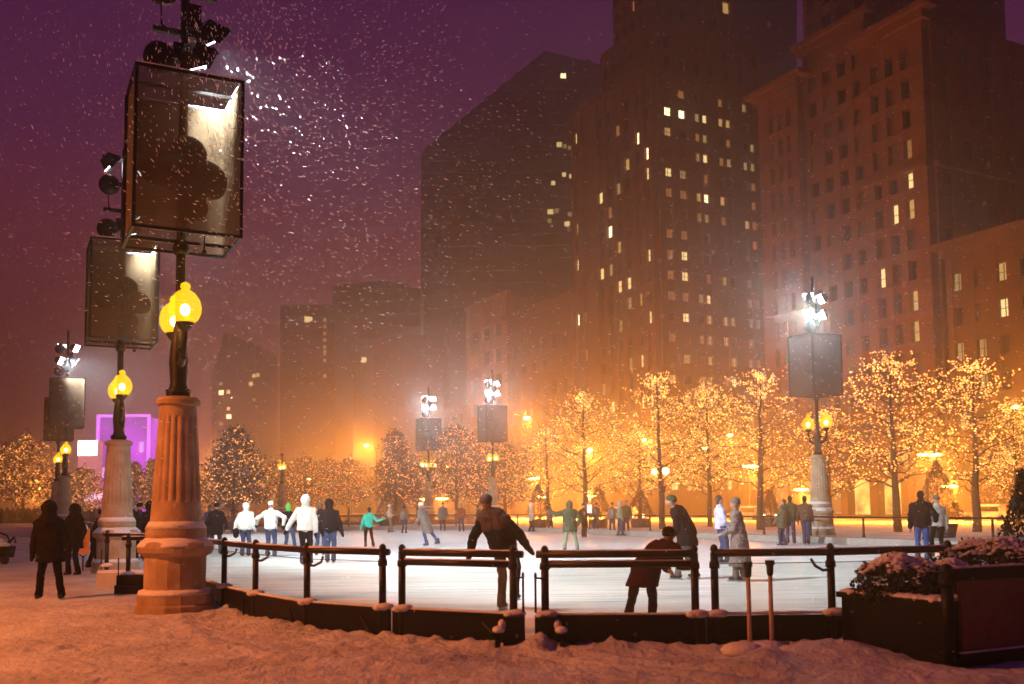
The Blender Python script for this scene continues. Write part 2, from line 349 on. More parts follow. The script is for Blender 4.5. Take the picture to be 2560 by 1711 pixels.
    Mw = Matrix.Translation(uv(u, v, z)) @ Matrix.Rotation(A, 4, 'Z'); Mi = Mw.inverted()
    for i, p in enumerate(hp):
        aim = V(aims[i % len(aims)]); la = Mi @ aim; d = (la-V(p)).normalized()
        q_ = d.to_track_quat('-Z', 'Y'); R3 = q_.to_matrix()
        m = MB(); m.box((0, 0, .12), (.47, .41, .26), taper=.55); m.box((0, .215, -.06), (.49, .02, .14)); m.box((.245, 0, -.04), (.015, .40, .1)); m.box((-.245, 0, -.04), (.015, .40, .1))
        hd = m.build('floodlight', IRON, T, loc=p); hd.rotation_euler = R3.to_euler()
        m = MB(); m.box((0, 0, -.02), (.46, .40, .02)); m.build('lens', LENS, hd)
        m = MB(); m.tube([(0, 0, .12), (0, .0, .3)], .03, 6); m.build('bracket', IRON, hd)
        if i < 2: light('SPOT', 'flood', V(p)+d*.12, P_FLOOD*power, COLD, T, size=.18, aim=la, angle=math.radians(112 if heads == 'near' else 108), blend=.7)
    for p in ((-.42, -.15, z1+.38), (-.40, -.15, z1+1.55)):
        m = MB(); m.lathe([(.05, -.3), (.16, -.2), (.25, -.02), (.265, .1), (.24, .14), (.1, .16)], n=20)
        o = m.build('round_horn', IRON, T, smooth=True, loc=p); o.rotation_euler = (PI/2, 0, .2)
    return T
RC = 'stone lamp columns round the ice rink'
lamp('tall orange-lit fluted stone lamp column beside the fence, nearest of its row', 16.6, 2.45, 0, RC, globes=2, aims=[uv(22, 14), uv(27, 16), uv(30, 10)], heads='near')
lamp('second stone lamp column of the row, standing behind the black gate and sign', 27.5, 2.6, 0, RC, globes=2, aims=[uv(30, 16), uv(38, 17), uv(24, 16)], heads='near')
lamp('stone lamp column with a glaring floodlight, third of its row by the hooded man', 57, 2.8, 0, RC, globes=2, power=.9, aims=[uv(46, 18), uv(54, 18), uv(38, 9)])
lamp('stone lamp column mostly hidden behind the third one of its row', 67.6, 2.9, 0, RC, globes=2, aims=[uv(60, 16)], flood=False)
lamp('stone lamp column with four floodlights across the ice, in front of a brick high-rise', 31.8, 30.8, TZ, RC, globes=2, power=.14, aims=[uv(26, 12), uv(32, 13), uv(22, 14), uv(36, 14)])
lamp('distant lamp column with floodlights in front of the low pale block', 63.7, 30.9, TZ, RC, globes=2, power=.11, aims=[uv(50, 16), uv(56, 14), uv(44, 10), uv(60, 18)])
lamp('most distant lamp column carrying floodlights and a cloth box', 75, 30.6, TZ, RC, globes=4, power=.09, aims=[uv(56, 14), uv(62, 14), uv(48, 14), uv(60, 20)])
lamp('lamp column without box or floodlights at the far end of the ice', 82.7, 20.6, TZ, RC, globes=2, box=False)
# ------------------------------------------------------------------ near fence, gates
FRAIL = mat('dark rail paint', (.012, .006, .004), .4, var=.4, vscale=12, bump=.002, bscale=50, spec=.3)
def fence_part(T, P, posts, double=False, board=True, snow=True, rail_ext=(.0, .0), zr=1.05, glass=True, bext=(0, 0)):
    P = [V((x, y, 0)) for x, y in P]
    # rails follow the polyline P
    a = P[0]+(P[0]-P[1]).normalized()*rail_ext[0]; b = P[-1]+(P[-1]-P[-2]).normalized()*rail_ext[1]; L = [a]+P[1:-1]+[b]
    m = MB(); m.tube([p+V((0, 0, zr)) for p in L], .042, 12); m.build('top_rail', FRAIL, T, smooth=True)
    if snow:
        m = MB(); pts = []; rs = []
        for i in range(len(L)-1):
            n = max(2, int((L[i+1]-L[i]).length/.07))
            for k in range(n):
                t = k/n; p = L[i].lerp(L[i+1], t); pts.append(p+V((0, 0, zr+.030+.006*noise.noise(p*4)))); rs.append(.022+.012*noise.noise(p*3+V((5, 0, 0))))
        m.tube(pts, rs, 6); m.build('snow_line', SNOWM, T, smooth=True)
    if double:
        m = MB(); m.tube([P[0]+V((0, 0, zr-.115)), P[-1]+V((0, 0, zr-.115))], .040, 12); m.build('lower_rail', FRAIL, T, smooth=True)
        m = MB(); n = 14; m.tube([P[0].lerp(P[-1], k/n)+V((0, 0, zr-.085)) for k in range(n+1)], [.020+.008*noise.noise(V((k*.7, 0, 0))) for k in range(n+1)], 6); m.build('snow_line', SNOWM, T, smooth=True)
    for (x, y) in posts:
        m = MB(); m.tube([(x, y, 0), (x, y, zr+.01)], .045, 12); m.ball((x, y, zr+.05), (.045, .045, .055), 2); m.lathe([(.06, 0), (.058, .06), (.05, .08)], c=(x, y, zr-.17), n=12)
        m.lathe([(.07, .0), (.07, .05), (.05, .08)], c=(x, y, .33), n=12); m.build('post', FRAIL, T, smooth=True)
        m = MB(); m.ball((x+.03, y-.03, .38), (.12, .08, .05), 2); m.ball((x-.05, y-.04, .37), (.07, .07, .04), 2); m.build('snow_lump', SNOWM, T, smooth=True)
    for i in range(len(P)-1):
        d = (P[i+1]-P[i]); L_ = d.length; rz = math.atan2(d.y, d.x); c = (P[i]+P[i+1])/2
        if board:
            m = MB(); m.box(c+V((0, 0, .19)), (L_+.0, .05, .32), rz)
            if i == 0 and bext[0]: m.box(P[0]-d.normalized()*(bext[0]/2)+V((0, 0, .195)), (bext[0], .06, .335), rz)
            if i == len(P)-2 and bext[1]: m.box(P[-1]+d.normalized()*(bext[1]/2)+V((0, 0, .195)), (bext[1], .06, .335), rz); m.box(c+V((0, 0, .355)), (L_, .09, .025), rz)
            m.box(c+V((0, 0, .06)), (L_-.01, .08, .05), rz)
            if L_ > .9:
                nrm = V((d.y, -d.x, 0)).normalized(); m.tube([c+nrm*.04+d*.25+V((0, 0, .26)), c+nrm*.14+d*.44+V((0, 0, .06))], .012, 6)
            m.build('kick_board', IRON, T)
            if snow:
                n = max(3, int(L_/.1)); m = MB(); m.tube([P[i].lerp(P[i+1], k/n)+V((0, 0, .372)) for k in range(n+1)], [.02+.012*noise.noise(V((k*.6+i, 0, 2))) for k in range(n+1)], 6); m.build('snow_line', SNOWM, T, smooth=True)
        if glass:
            zt = zr-.16 if double else zr-.12
            m = MB(); m.box(c+V((0, 0, (zt+.37)/2)), (L_-.1, .012, zt-.37), rz); m.build('glass_panel', GLASS, T)
            if not double:
                m = MB(); m.box(c+V((0, 0, zt+.004)), (L_-.1, .016, .008), rz); m.build('panel_edge', FRAIL, T)
FG = 'rink fence and gates along the near side of the ice'
T = thing('rink_fence', 'curved black rink fence with glass panes running up to the tall stone column', 'fence', group=FG)
fence_part(T, [(-5.9, 18.5)]+POSTS, POSTS+[(-5.75, 18.2)], rail_ext=(0, .1), bext=(0, .12))
for (x, y) in POSTS[:3]:
    m = MB(); m.tube([(x, y, .86), (x+.12, y-.16, .85), (x+.22, y-.18, .90), (x+.24, y-.16, .97)], .018, 6); m.build('bracket', FRAIL, T)
T = thing('rink_gate', 'black rink gate, the bay just behind the skater in the beige and black jacket', 'gate', group=FG)
fence_part(T, [(-1.38, 12.28), (.0, 11.56)], [(-1.36, 12.27), (0.0, 11.56)], double=True, rail_ext=(.0, .12), bext=(.10, .13))
T2 = thing('rink_gate', 'black rink gate that the person in the red coat leans on', 'gate', group=FG)
fence_part(T2, [(.36, 11.45), (2.05, 11.36)], [(.36, 11.45), (2.05, 11.36)], double=True, rail_ext=(.1, .0), bext=(.12, .11))
for (TT, x, y, s) in ((T, 0.0, 11.50, 1), (T2, .36, 11.40, -1)):
    m = MB(); m.tube([(x+s*.11, y-.02, .40), (x+s*.11, y-.02, .78)], .013, 8); m.ball((x+s*.11, y-.02, .81), (.02, .03, .05), 1); m.tube([(x, y, .78), (x+s*.11, y-.02, .79)], .012, 6); m.build('latch_rod', FRAIL, TT)
    m = MB(); m.box((x-s*.0, y-.03, .18), (.24, .16, .34)); m.box((x-s*.18, y-.15, .17), (.13, .22, .04)); m.tube([(x-s*.18, y-.2, .05), (x-s*.18, y-.2, .16)], .03, 8); m.tube([(x-s*.21, y-.2, .05), (x-s*.15, y-.2, .05)], .045, 12); m.box((x-s*.05, y-.13, .2), (.2, .06, .03)); m.build('foot', IRON, TT)
    m = MB(); m.ball((x-s*.17, y-.16, .22), (.075, .11, .045), 2); m.ball((x-s*.13, y-.08, .27), (.05, .06, .06), 2); m.build('snow_lump', SNOWM, TT, smooth=True)
T = thing('rink_fence', 'stretch of black rink fence behind the two upright shovels', 'fence', group=FG)
NR = [(2.28, 11.38), (3.62, 11.45), (5.2, 12.0), (6.9, 13.05), (9.5, 14.9), (12.5, 17.6)]
fence_part(T, NR, NR, rail_ext=(.0, 0), bext=(.11, 0))
for (x, y) in NR[1:3]:
    m = MB(); m.tube([(x, y-.04, .86), (x-.12, y-.1, .85), (x-.2, y-.08, .9), (x-.22, y, .97)], .018, 6); m.build('bracket', FRAIL, T)
# gate section between the two nearest columns
T = thing('rink_gate', 'black gate with a wheeled foot between the two nearest lamp columns', 'gate', group=FG)
ga = at(267, 1400, 22.3); gb = at(321, 1400, 19.3)
fence_part(T, [(ga.x, ga.y), (gb.x+.35, gb.y+1.4)], [(ga.x, ga.y)], board=False, glass=False, rail_ext=(.12, .6))
fence_part(T, [(gb.x, gb.y), (gb.x+1.3, gb.y-.1)], [(gb.x, gb.y)], board=False, rail_ext=(.12, .0), glass=False)
m = MB(); m.box((gb.x+.25, gb.y-.1, .19), (.75, .3, .34)); m.box((gb.x+.12, gb.y-.28, .10), (.5, .1, .16)); m.tube([(gb.x-.17, gb.y-.05, .3), (gb.x-.17, gb.y-.05, .68)], .013, 6); m.build('foot', IRON, T)
m = MB(); m.tube([(ga.x-.12, ga.y, .05), (ga.x-.12, ga.y, .72)], .013, 6); m.build('latch_rod', FRAIL, T)
m = MB(); m.ball((gb.x+.02, gb.y-.08, .37), (.12, .1, .05), 2); m.build('snow_lump', SNOWM, T, smooth=True)
m = MB(); c = at(310, 1424, 20.6); c.z = .16; m.box(c, (1.0, .3, .32), .05); m.box(c+V((-.3, 0, -.1)), (.2, .36, .12), .05); o = m.build('concrete_block', mat('pale concrete', (.5, .44, .36), .9, var=.1), smooth=False)
tag(o, 'low pale concrete block capped with snow behind the black wheeled gate foot', 'block')
m = MB(); m.box((0, 0, .18), (.98, .28, .05), .05); sn = m.build('snow_layer', SNOWM, o, loc=c)
# ------------------------------------------------------------------ far fences
def far_fence(label, P, step, zr=1.06, mesh=False):
    T = thing('rail_fence', label, 'fence', group='low rail fences beyond the ice')
    m = MB()
    for i in range(len(P)-1): m.tube([P[i]+V((0, 0, zr)), P[i+1]+V((0, 0, zr))], .04, 8)
    m.build('rail', FRAIL, T)
    cnt = 0
    for i in range(len(P)-1):
        n = max(1, round((P[i+1]-P[i]).length/step))
        for k in range(n):
            p = P[i].lerp(P[i+1], k/n); cnt += 1
            m = MB(); m.tube([(p.x, p.y, TZ), (p.x, p.y, zr)], .045, 8); m.lathe([(.08, 0), (.06, .08)], c=(p.x, p.y, TZ), n=8); m.build('post', FRAIL, T)
    if mesh:
        m = MB()
        for i in range(len(P)-1):
            d = P[i+1]-P[i]; m.box((P[i]+P[i+1])/2+V((0, 0, (TZ+.1+zr)/2)), (d.length-.2, .02, zr-TZ-.15), math.atan2(d.y, d.x))
        m.build('mesh_panel', tmat('brown mesh', (.16, .09, .06), .35), T)
far_fence('low black rail fence on the terrace along the long far side of the ice', [uv(u, 29.9) for u in (2, 20, 40, 61)], 2.9)
far_fence('low fence with brown mesh panels closing off the short end of the ice', [uv(61.5, 29.9), uv(67.9, 24.2), uv(68.1, 14), uv(68.1, 2.2)], 2.6, mesh=True)
far_fence('black rail fence behind the line of skaters in white jackets', [uv(30, 3.2), uv(58, 3.3), uv(67, 3.2)], 3.0, zr=1.05)
# ------------------------------------------------------------------ planter corner at the near edge
PL = thing('planter', 'big black planter box with its corner post, holding snow-capped bushes', 'planter', (4.2, 9.78, 0), A)
m = MB(); L = 1.36
m.box((.62, .70, .31), (1.2, L, .56)); m.box((.62, .70, .61), (1.28, L+.08, .06)); m.box((.62, .70, .05), (1.24, L+.04, .1)); m.build('box', IRON, PL)
m = MB(); m.tube([(0, -.02, -.02), (0, -.02, .93)], .06, 14); m.ball((0, -.02, .95), (.065, .065, .06), 2); m.lathe([(.075, 0), (.085, .05), (.07, .1)], c=(0, -.02, .78), n=14); m.build('corner_post', IRON, PL, smooth=True)
m = MB()
for i in range(26):
    t = i/25; m.ball((.10+.05*noise.noise(V((i*.8, 0, 0))), .06+1.28*t, .640), (.13, .09, .035+.02*abs(noise.noise(V((i*.5, 3, 0))))), 1)
for i in range(60): m.ball((.15+rnd.random()*1.0, .1+rnd.random()*1.2, .62), (.12, .12, .05), 1)
m.build('snow_layer', SNOWM, PL, smooth=True)
PB = thing('planter', 'reddish-brown panelled planter box under a dark rail, cut by the picture edge', 'planter', (4.2, 9.78, 0), A)
REDP = mat('red brown panel', (.20, .055, .03), .6, var=.25, vscale=5, bump=.004, bscale=25)
m = MB(); m.box((2.1, -.03, .50), (3.9, .05, .72)); m.build('front_panel', REDP, PB)
m = MB(); m.box((2.08, -.04, .90), (4.0, .11, .12)); m.box((2.08, -.04, .125), (4.0, .08, .05)); m.box((4.05, -.04, .45), (.1, .1, .9)); m.build('frame', IRON, PB)
m = MB(); m.box((2.8, .75, .45), (2.8, 1.4, .8)); m.build('box', IRON, PB)
m = MB()
for i in range(30): m.ball((.15+i*.13, -.05, .965), (.12, .05, .018+.01*noise.noise(V((i*.6, 1, 1)))), 1)
m.build('snow_line', SNOWM, PB, smooth=True); m = MB()
for i in range(30): m.ball((.15+i*.13, -.09, .155), (.12, .03, .012), 1)
m.build('snow_line', SNOWM, PB, smooth=True)
def bush(label, c, r, n=2600, seed=1, snow=.35):
    T = thing('bush', label, 'bush', c, 0, 'snow-capped bushes in the planters'); R = random.Random(seed)
    m = MB(); s = MB(); tw = MB()
    def surf(th, ph):
        k = 1+.16*noise.noise(V((math.cos(ph)*2.3*math.sin(th), math.sin(ph)*2.3*math.sin(th), math.cos(th)*2.3+seed*3)))+.08*noise.noise(V((math.cos(ph)*6, math.sin(ph)*6, math.cos(th)*6+seed)))
        return V((r[0]*math.sin(th)*math.cos(ph), r[1]*math.sin(th)*math.sin(ph), r[2]*math.cos(th)+r[2]*.35))*k
    for i in range(n):
        th = math.acos(1-R.random()*1.45); ph = R.random()*2*PI
        p = surf(th, ph)*(.72+.32*R.random()); d = V((R.gauss(0, 1), R.gauss(0, 1), R.gauss(0, 1))).normalized(); e = d.cross(V((R.gauss(0, 1), R.gauss(0, 1), R.gauss(0, 1)))).normalized(); l = .022+.02*R.random()
        m.add([p, p+d*l+e*l*.45, p+d*l*2, p+d*l-e*l*.45], [(0, 1, 2, 3)])
    for i in range(60):
        th = math.acos(1-R.random()*1.4); ph = R.random()*2*PI; p = surf(th, ph); tw.tube([V((0, 0, 0)), p*.5+V((0, 0, .05)), p*1.02], [.012, .007, .003], 4)
    for i in range(5600):
        th = abs(R.gauss(0, .66)); ph = R.random()*2*PI
        if th > 1.45: continue
        if noise.noise(V((ph*2.2, th*3.5, seed)))*.9+(.9-th)*.75 < .05+.5*(R.random()-.3): continue
        p = surf(th, ph); q = .010+.026*R.random()*(1.2-th*.5)
        s.ball(p*(1.0+.02*R.random()), (q*1.2, q, q*.45), 1)
    tw.build('branch', BARK, T); m.build('foliage', LEAFG, T); s.build('snow_cap', SNOWM, T, smooth=True)
q = at(2210, 1350, 11.0)
bush('ragged bush half capped with snow on the black planter', (4.12, 10.72, .60), (.46, .40, .31), seed=2)
bush('small dark bush between the two bigger snowy bushes', (4.66, 10.75, .60), (.28, .30, .27), n=1300, seed=5)
bush('broad rounded bush under thick snow above the reddish-brown panel', (5.50, 11.35, .74), (.72, .50, .31), n=3600, seed=9)
# shovels
for (lab, px, Y, zt) in (('snow shovel with a pale shaft and black grip, closer to the red-coated leaner', 1872, 10.75, .98), ('snow shovel with a pale shaft and black grip, closer to the planter', 1927, 10.85, .99)):
    p = at(px, 1500, Y); T = thing('snow_shovel', lab, 'shovel', (p.x, p.y, 0), 0, 'snow shovels stuck upright in the snow')
    m = MB(); m.tube([(0, 0, -.1), (0, 0, zt-.14)], .024, 10); m.build('shaft', WOODP, T, smooth=True)
    m = MB(); m.tube([(0, 0, zt-.16), (0, 0, zt-.13), (0, 0, zt-.03), (0, 0, zt)], [.027, .036, .042, .034], 12); m.box((0, 0, zt-.02), (.09, .05, .05)); m.build('grip', RUB, T)
    m = MB(); m.box((0, 0, .02), (.38, .03, .22), .1); m.build('blade', mat('galvanised blade', (.4, .4, .4), .4, metal=.8), T)
    m = MB(); m.ball((-.1, -.1, .07), (.24, .2, .09), 2); m.ball((.12, -.2, .05), (.2, .14, .07), 2); m.build('snow_heap', SNOWM, T, smooth=True)
# ------------------------------------------------------------------ buildings
GLS = mat('dark window glass', (.010, .008, .008), .25)
GLB2 = mat('window with pale blind', (.10, .055, .035), .6); GLB3 = mat('window with dark curtain', (.035, .02, .015), .5); GL = [GLS, GLB3, GLS, GLB2, GLS]
LIT = [emat('lit window %d' % i, c, s) for i, (c, s) in enumerate((((1, .58, .18), .7), ((1, .70, .28), 1.5), ((1, .82, .42), 4.0), ((1, .42, .12), .35), ((.85, .62, .22), .45), ((1, .30, .10), .6)))]
def building(label, segs, wallm, group='towers and blocks behind the trees', name='building'):
    """segs: dicts with o (corner), d (direction of facade), n (outward normal), w, z0, z1, bays [(x0,x1)], fh, sill, head, lit [(bay, floor, kind)], box depth"""
    T = thing(name, label, 'building', (0, 0, 0), 0, group)
    wall = MB(); wins = []
    for s in segs:
        if s.get('core'):
            prism(wall, s['core'], s.get('cz', 0), s['z1']-.02)
        if not s.get('bays'): continue
        o, d, n = s['o'], s['d'], s['n']; fh = s['fh']; z0, z1 = s['z0'], s['z1']; dp = s.get('dp', .35)
        rz = math.atan2(d.y, d.x); bays = s['bays']; nf = int((z1-z0-.8)/fh)
        edges = [0]+[e_ for b_ in bays for e_ in b_]+[s['w']]
        for k in range(0, len(edges), 2):       # piers
            a, b_ = edges[k], edges[k+1]
            if b_-a > .02: wall.box(o+d*((a+b_)/2)+n*(dp/2)+V((0, 0, (z0+z1)/2)), (b_-a, dp, z1-z0), rz)
        hd = s.get('h', .62)
        for f in range(nf+1):                    # spandrels
            za = z0+f*fh-(fh*(1-hd)*.5) if f else z0; zb = z0+f*fh+fh*(1-hd)*.5
            if f == nf: zb = z1
            pr = s.get('sp', dp-.06)
            wall.box(o+d*(s['w']/2)+n*(pr/2)+V((0, 0, (za+zb)/2)), (s['w']-.02, pr, zb-za), rz)
            if s.get('sills') and f: wall.box(o+d*(s['w']/2)+n*(dp/2+.06)+V((0, 0, zb-.1)), (s['w']+.02, dp+.12, .18), rz)
        if s.get('strips'):
            for f in range(1, nf):
                for bi in s['strips']:
                    a, b_ = bays[bi]; zc = z0+f*fh; strip = MB(); strip.box(o+d*((a+b_)/2)+n*(s.get('sp', dp-.06)/2+.02)+V((0, 0, zc)), (b_-a-.01, s.get('sp', dp-.06), fh*(1-hd)+.02), rz); strip.build('spandrel_panel', GLB3, T)
        for f in s.get('bands', ()): wall.box(o+d*(s['w']/2)+n*(dp/2+.2)+V((0, 0, z0+f*fh)), (s['w']+.3, dp+.45, .55), rz)
        if s.get('cornice'):
            c_ = s['cornice']
            wall.box(o+d*(s['w']/2)+n*(c_*.3)+V((0, 0, z1+.15)), (s['w']+c_*.6, c_*.6+.4, 1.0), rz)
            wall.box(o+d*(s['w']/2)+n*(c_*.5)+V((0, 0, z1+.95)), (s['w']+c_*2, c_+.4, .6), rz)
        litm = {(b_, f): k for b_, f, k in s.get('lit', ())}; R = random.Random(s.get('seed', 1)); pl = s.get('p', .0)
        for f in range(nf):
            for bi, (a, b_) in enumerate(bays):
                k = litm.get((bi, f))
                if k is None and R.random() < pl: k = R.choice(s.get('kinds', (0, 3, 4, 0, 1, 2)))
                c = o+d*((a+b_)/2)+n*.04+V((0, 0, z0+(f+.5)*fh)); wins.append((k, c, b_-a, fh*hd, rz, s.get('mull', 1)))
    wall.build('wall', wallm, T)
    wins.sort(key=lambda q: (q[0] is None, q[1].length))
    for i, (k, c, ww, hh, rz, mu) in enumerate(wins[:100]):
        m = MB(); m.box((0, 0, 0), (ww-.02, .03, hh-.02), rz, 0 if k is not None else 0)
        wo = m.build('window', LIT[k] if k is not None else GL[(i*7+i//3) % 5], T, loc=c)
        if k is not None:
            m = MB(); m.box((0, -.0, 0), (ww, .08, .07), rz); 
            for q_ in range(mu): m.box(V((math.cos(rz), math.sin(rz), 0))*(ww*((q_+1)/(mu+1)-.5)), (.10, .10, hh), rz)
            m.build('window_bar', wallm, wo)
    if len(wins) > 100:
        m = MB()
        for (k, c, ww, hh, rz, mu) in wins[100:]: m.box(c, (ww-.02, .03, hh-.02), rz, (k+5 if k is not None else rnd.randrange(5)))
        tag(m.build('window', GL+LIT, T), kind='stuff')
    return T
BR = mat('brick facade', (.125, .05, .021), .9, var=.3, vscale=.6, bump=.02, bscale=6)
LS = mat('limestone facade', (.14, .075, .042), .9, var=.3, vscale=.5)
DK = mat('dark facade', (.05, .025, .02), .85, var=.2, vscale=.3)
DP = mat('dark glass facade', (.035, .02, .03), .7, var=.2, vscale=.2)
U3, V3 = V((UX, UY, 0)), V((VX, VY, 0))
def on_plane(px, v):                   # point of plane v=const seen in photo column px
    r = ray(px, 1266); k = r.x/r.y; Y = v/(VX*k+VY); return V((k*Y, Y, 0))
VB = 90.0
nW = -V3                                # facade normal of the street wall (towards the park)
def even(w, n, frac=.55, m0=0, m1=0):
    st = (w-m0-m1)/n; return [(m0+st*(i+.5-frac/2), m0+st*(i+.5+frac/2)) for i in range(n)]
def quad(a, length, depth): return [a, a+U3*length, a+U3*length+V3*depth, a+V3*depth]
# B1: the stone and brick block with pavilions
c0 = on_plane(2365, VB); c1 = on_plane(1934, VB); Lb = (c1-c0).length
# along U3 from c0 (near) to c1 (far): pavilion, centre, pavilion
a1 = (on_plane(2200, VB)-c0).length; a2 = (on_plane(2036, VB)-c0).length
segs = [dict(o=c0+V3*0, d=U3, n=nW, w=a1, z0=5, z1=55.6, bays=even(a1, 3, .52, 1.4, 1.0), fh=3.45, h=.68, sills=1, cornice=1.6, bands=(9.8,), core=quad(c0, a1, 26), lit=[(0, 8, 0), (0, 9, 1), (1, 8, 1), (0, 10, 3), (2, 6, 1), (0, 5, 0), (0, 4, 0), (2, 1, 4), (1, 0, 0)], dp=.7, mull=0),
        dict(o=c0+U3*a1+V3*.9, d=U3, n=nW, w=a2-a1, z0=5, z1=59.5, bays=even(a2-a1, 4, .55, .3, .3), fh=3.45, h=.55, cornice=1.2, core=quad(c0+U3*a1+V3*.9, a2-a1, 26), p=.02, kinds=(3, 5), dp=.5, mull=0, seed=4),
        dict(o=c0+U3*(a1-3)+V3*4, d=U3, n=nW, w=a2-a1+6, z0=59, z1=74, bays=even(a2-a1+6, 6), fh=3.45, core=quad(c0+U3*(a1-3)+V3*4, a2-a1+6, 18), cz=50),
        dict(o=c0+U3*a2, d=U3, n=nW, w=Lb-a2, z0=5, z1=55.6, bays=even(Lb-a2, 3, .5, .9, 1.6), fh=3.45, h=.68, sills=1, cornice=1.6, bands=(9.8,), core=quad(c0+U3*a2, Lb-a2, 26), lit=[(1, 5, 1), (2, 2, 0), (1, 3, 3)], dp=.7, mull=0),
        dict(o=c0+V3*.4, d=V3, n=-U3, w=25, z0=5, z1=55.6, bays=even(25, 7, .45), fh=3.45, h=.6, bands=(9.8,), p=.01)]
b1 = building('tall brick and stone block with a heavy cornice and projecting end bays of triple windows', segs, BR)
# arcade at street level with warm light inside
WARM = emat('warm shop interior', (1, .55, .12), 1.6, var=.4)
m = MB(); n_ = 6; st = Lb/n_
for i in range(n_+1): m.box(c0+U3*(i*st)-V3*.5+V((0, 0, 2.6)), (1.1, 1.1, 5.2), A)
for i in range(n_):
    cc = c0+U3*((i+.5)*st)-V3*.5; 
    for k in range(9):
        t0, t1 = PI*k/9, PI*(k+1)/9; r_ = st/2-.5
        p0 = cc+U3*(r_*math.cos(t0))+V((0, 0, 2.9+r_*math.sin(t0)*.9)); p1 = cc+U3*(r_*math.cos(t1))+V((0, 0, 2.9+r_*math.sin(t1)*.9)); tp0 = V((p0.x, p0.y, 5.3)); tp1 = V((p1.x, p1.y, 5.3))
        m.add([p0, p1, tp1, tp0]+[x+V3*.8 for x in (p0, p1, tp1, tp0)], [(0, 1, 2, 3), (7, 6, 5, 4), (0, 4, 5, 1)])
m.build('arcade', LS, b1)
for i in range(n_):
    m = MB(); m.box(c0+U3*((i+.5)*st)-V3*.06+V((0, 0, 2.4)), (.06, st-1.5, 4.2), A); m.build('shop_window', WARM if i in (1, 2, 4) else LIT[3], b1)
# B2: lower block at the picture edge
c2 = on_plane(2385, VB-.3)-U3*.6
segs = [dict(o=c2-U3*32, d=U3, n=nW, w=32, z0=4.5, z1=28, bays=even(32, 12, .42), fh=3.7, h=.5, cornice=1.3, core=quad(c2-U3*32, 32, 24), lit=[(11, 5, 4), (9, 5, 0), (9, 4, 1), (10, 3, 4), (11, 3, 4), (10, 2, 4), (11, 1, 0)], dp=.5, mull=1, p=.06, kinds=(4, 4, 3))]
building('lower block with a thin cornice and wide yellow windows, cut by the picture edge', segs, mat('brown stone facade', (.085, .042, .022), .9, var=.3, vscale=.5))
# T: setback tower
t0_ = on_plane(1655, VB); t1_ = on_plane(1447, VB); Lt = (t1_-t0_).length
wid = Lt
by = [(.9, 2.1), (3.4, 4.6)]+[(6.3+i*2.75, 6.3+i*2.75+1.75) for i in range(int((wid-12.5)/2.75))]
by = by[:2+5]+[(wid-4.6, wid-3.4), (wid-2.1, wid-.9)]
nfl = 20
litT = [(1, 17, 2), (0, 16, 2), (2, 16, 0), (0, 15, 1), (5, 15, 1), (4, 13, 2), (7, 12, 1), (3, 12, 0), (2, 10, 1), (7, 9, 2), (6, 9, 3), (8, 8, 4), (0, 11, 1), (3, 8, 4), (0, 8, 1), (1, 6, 1), (2, 6, 4), (0, 5, 1), (5, 5, 4), (4, 4, 1), (1, 4, 1), (0, 4, 1), (0, 3, 1), (4, 14, 3), (6, 7, 0), (3, 15, 4), (7, 14, 0)]
side = [(1.2, 2.5), (4.0, 5.3), (7.2, 8.2), (8.7, 9.7), (12, 13), (13.5, 14.5), (17, 18), (18.5, 19.5), (22, 23), (23.5, 24.5), (26.5, 27.6)]
segs = [dict(o=t0_, d=U3, n=nW, w=wid, z0=3, z1=71, bays=by, fh=3.3, h=.58, sp=.22, dp=.6, cornice=.5, core=quad(t0_, wid, 30), lit=litT, strips=(2, 3, 4, 5, 6), seed=3, p=.09, kinds=(4, 0, 3, 0, 1), mull=1),
        dict(o=t0_+V3*.5, d=V3, n=-U3, w=29.4, z0=3, z1=71, bays=side, fh=3.3, h=.42, dp=.45, p=.58, kinds=(0, 3, 4, 4, 3, 3, 1, 0, 5, 3, 0), seed=8, lit=[(0, 18, 2), (1, 18, 2), (3, 18, 1), (0, 17, 0), (0, 15, 1), (3, 14, 2), (9, 17, 1), (10, 16, 2)])]
z2 = 80
i2 = t0_+U3*.6+V3*1.0
segs.append(dict(o=i2, d=U3, n=nW, w=wid-9, z0=71, z1=z2, bays=even(wid-9, 6, .5), fh=3.3, core=quad(i2, wid-9, 22), cz=60, dp=.4))
segs.append(dict(o=i2+V3*.4, d=V3, n=-U3, w=21, z0=71, z1=z2, bays=even(21, 7, .4), fh=3.3, dp=.4))
i3 = t0_+U3*1.6+V3*2.0
segs.append(dict(o=i3, d=U3, n=nW, w=wid-13, z0=z2, z1=128, bays=even(wid-13, 5, .5), fh=3.3, core=quad(i3, wid-13, 16), cz=70, dp=.6, lit=[(0, 1, 1), (1, 2, 0), (2, 1, 5), (0, 2, 3)]))
segs.append(dict(o=i3+V3*.5, d=V3, n=-U3, w=15, z0=z2, z1=128, bays=even(15, 5, .5), fh=3.3, dp=.5, p=.10, kinds=(0, 4, 3), lit=[(0, 2, 2), (1, 2, 2), (2, 2, 2), (3, 2, 3), (0, 1, 4), (0, 5, 2), (1, 5, 2), (2, 5, 1), (3, 5, 3), (4, 5, 0)]))
building('tall setback tower with dark vertical strips and many lit windows', segs, BR, name='tower')
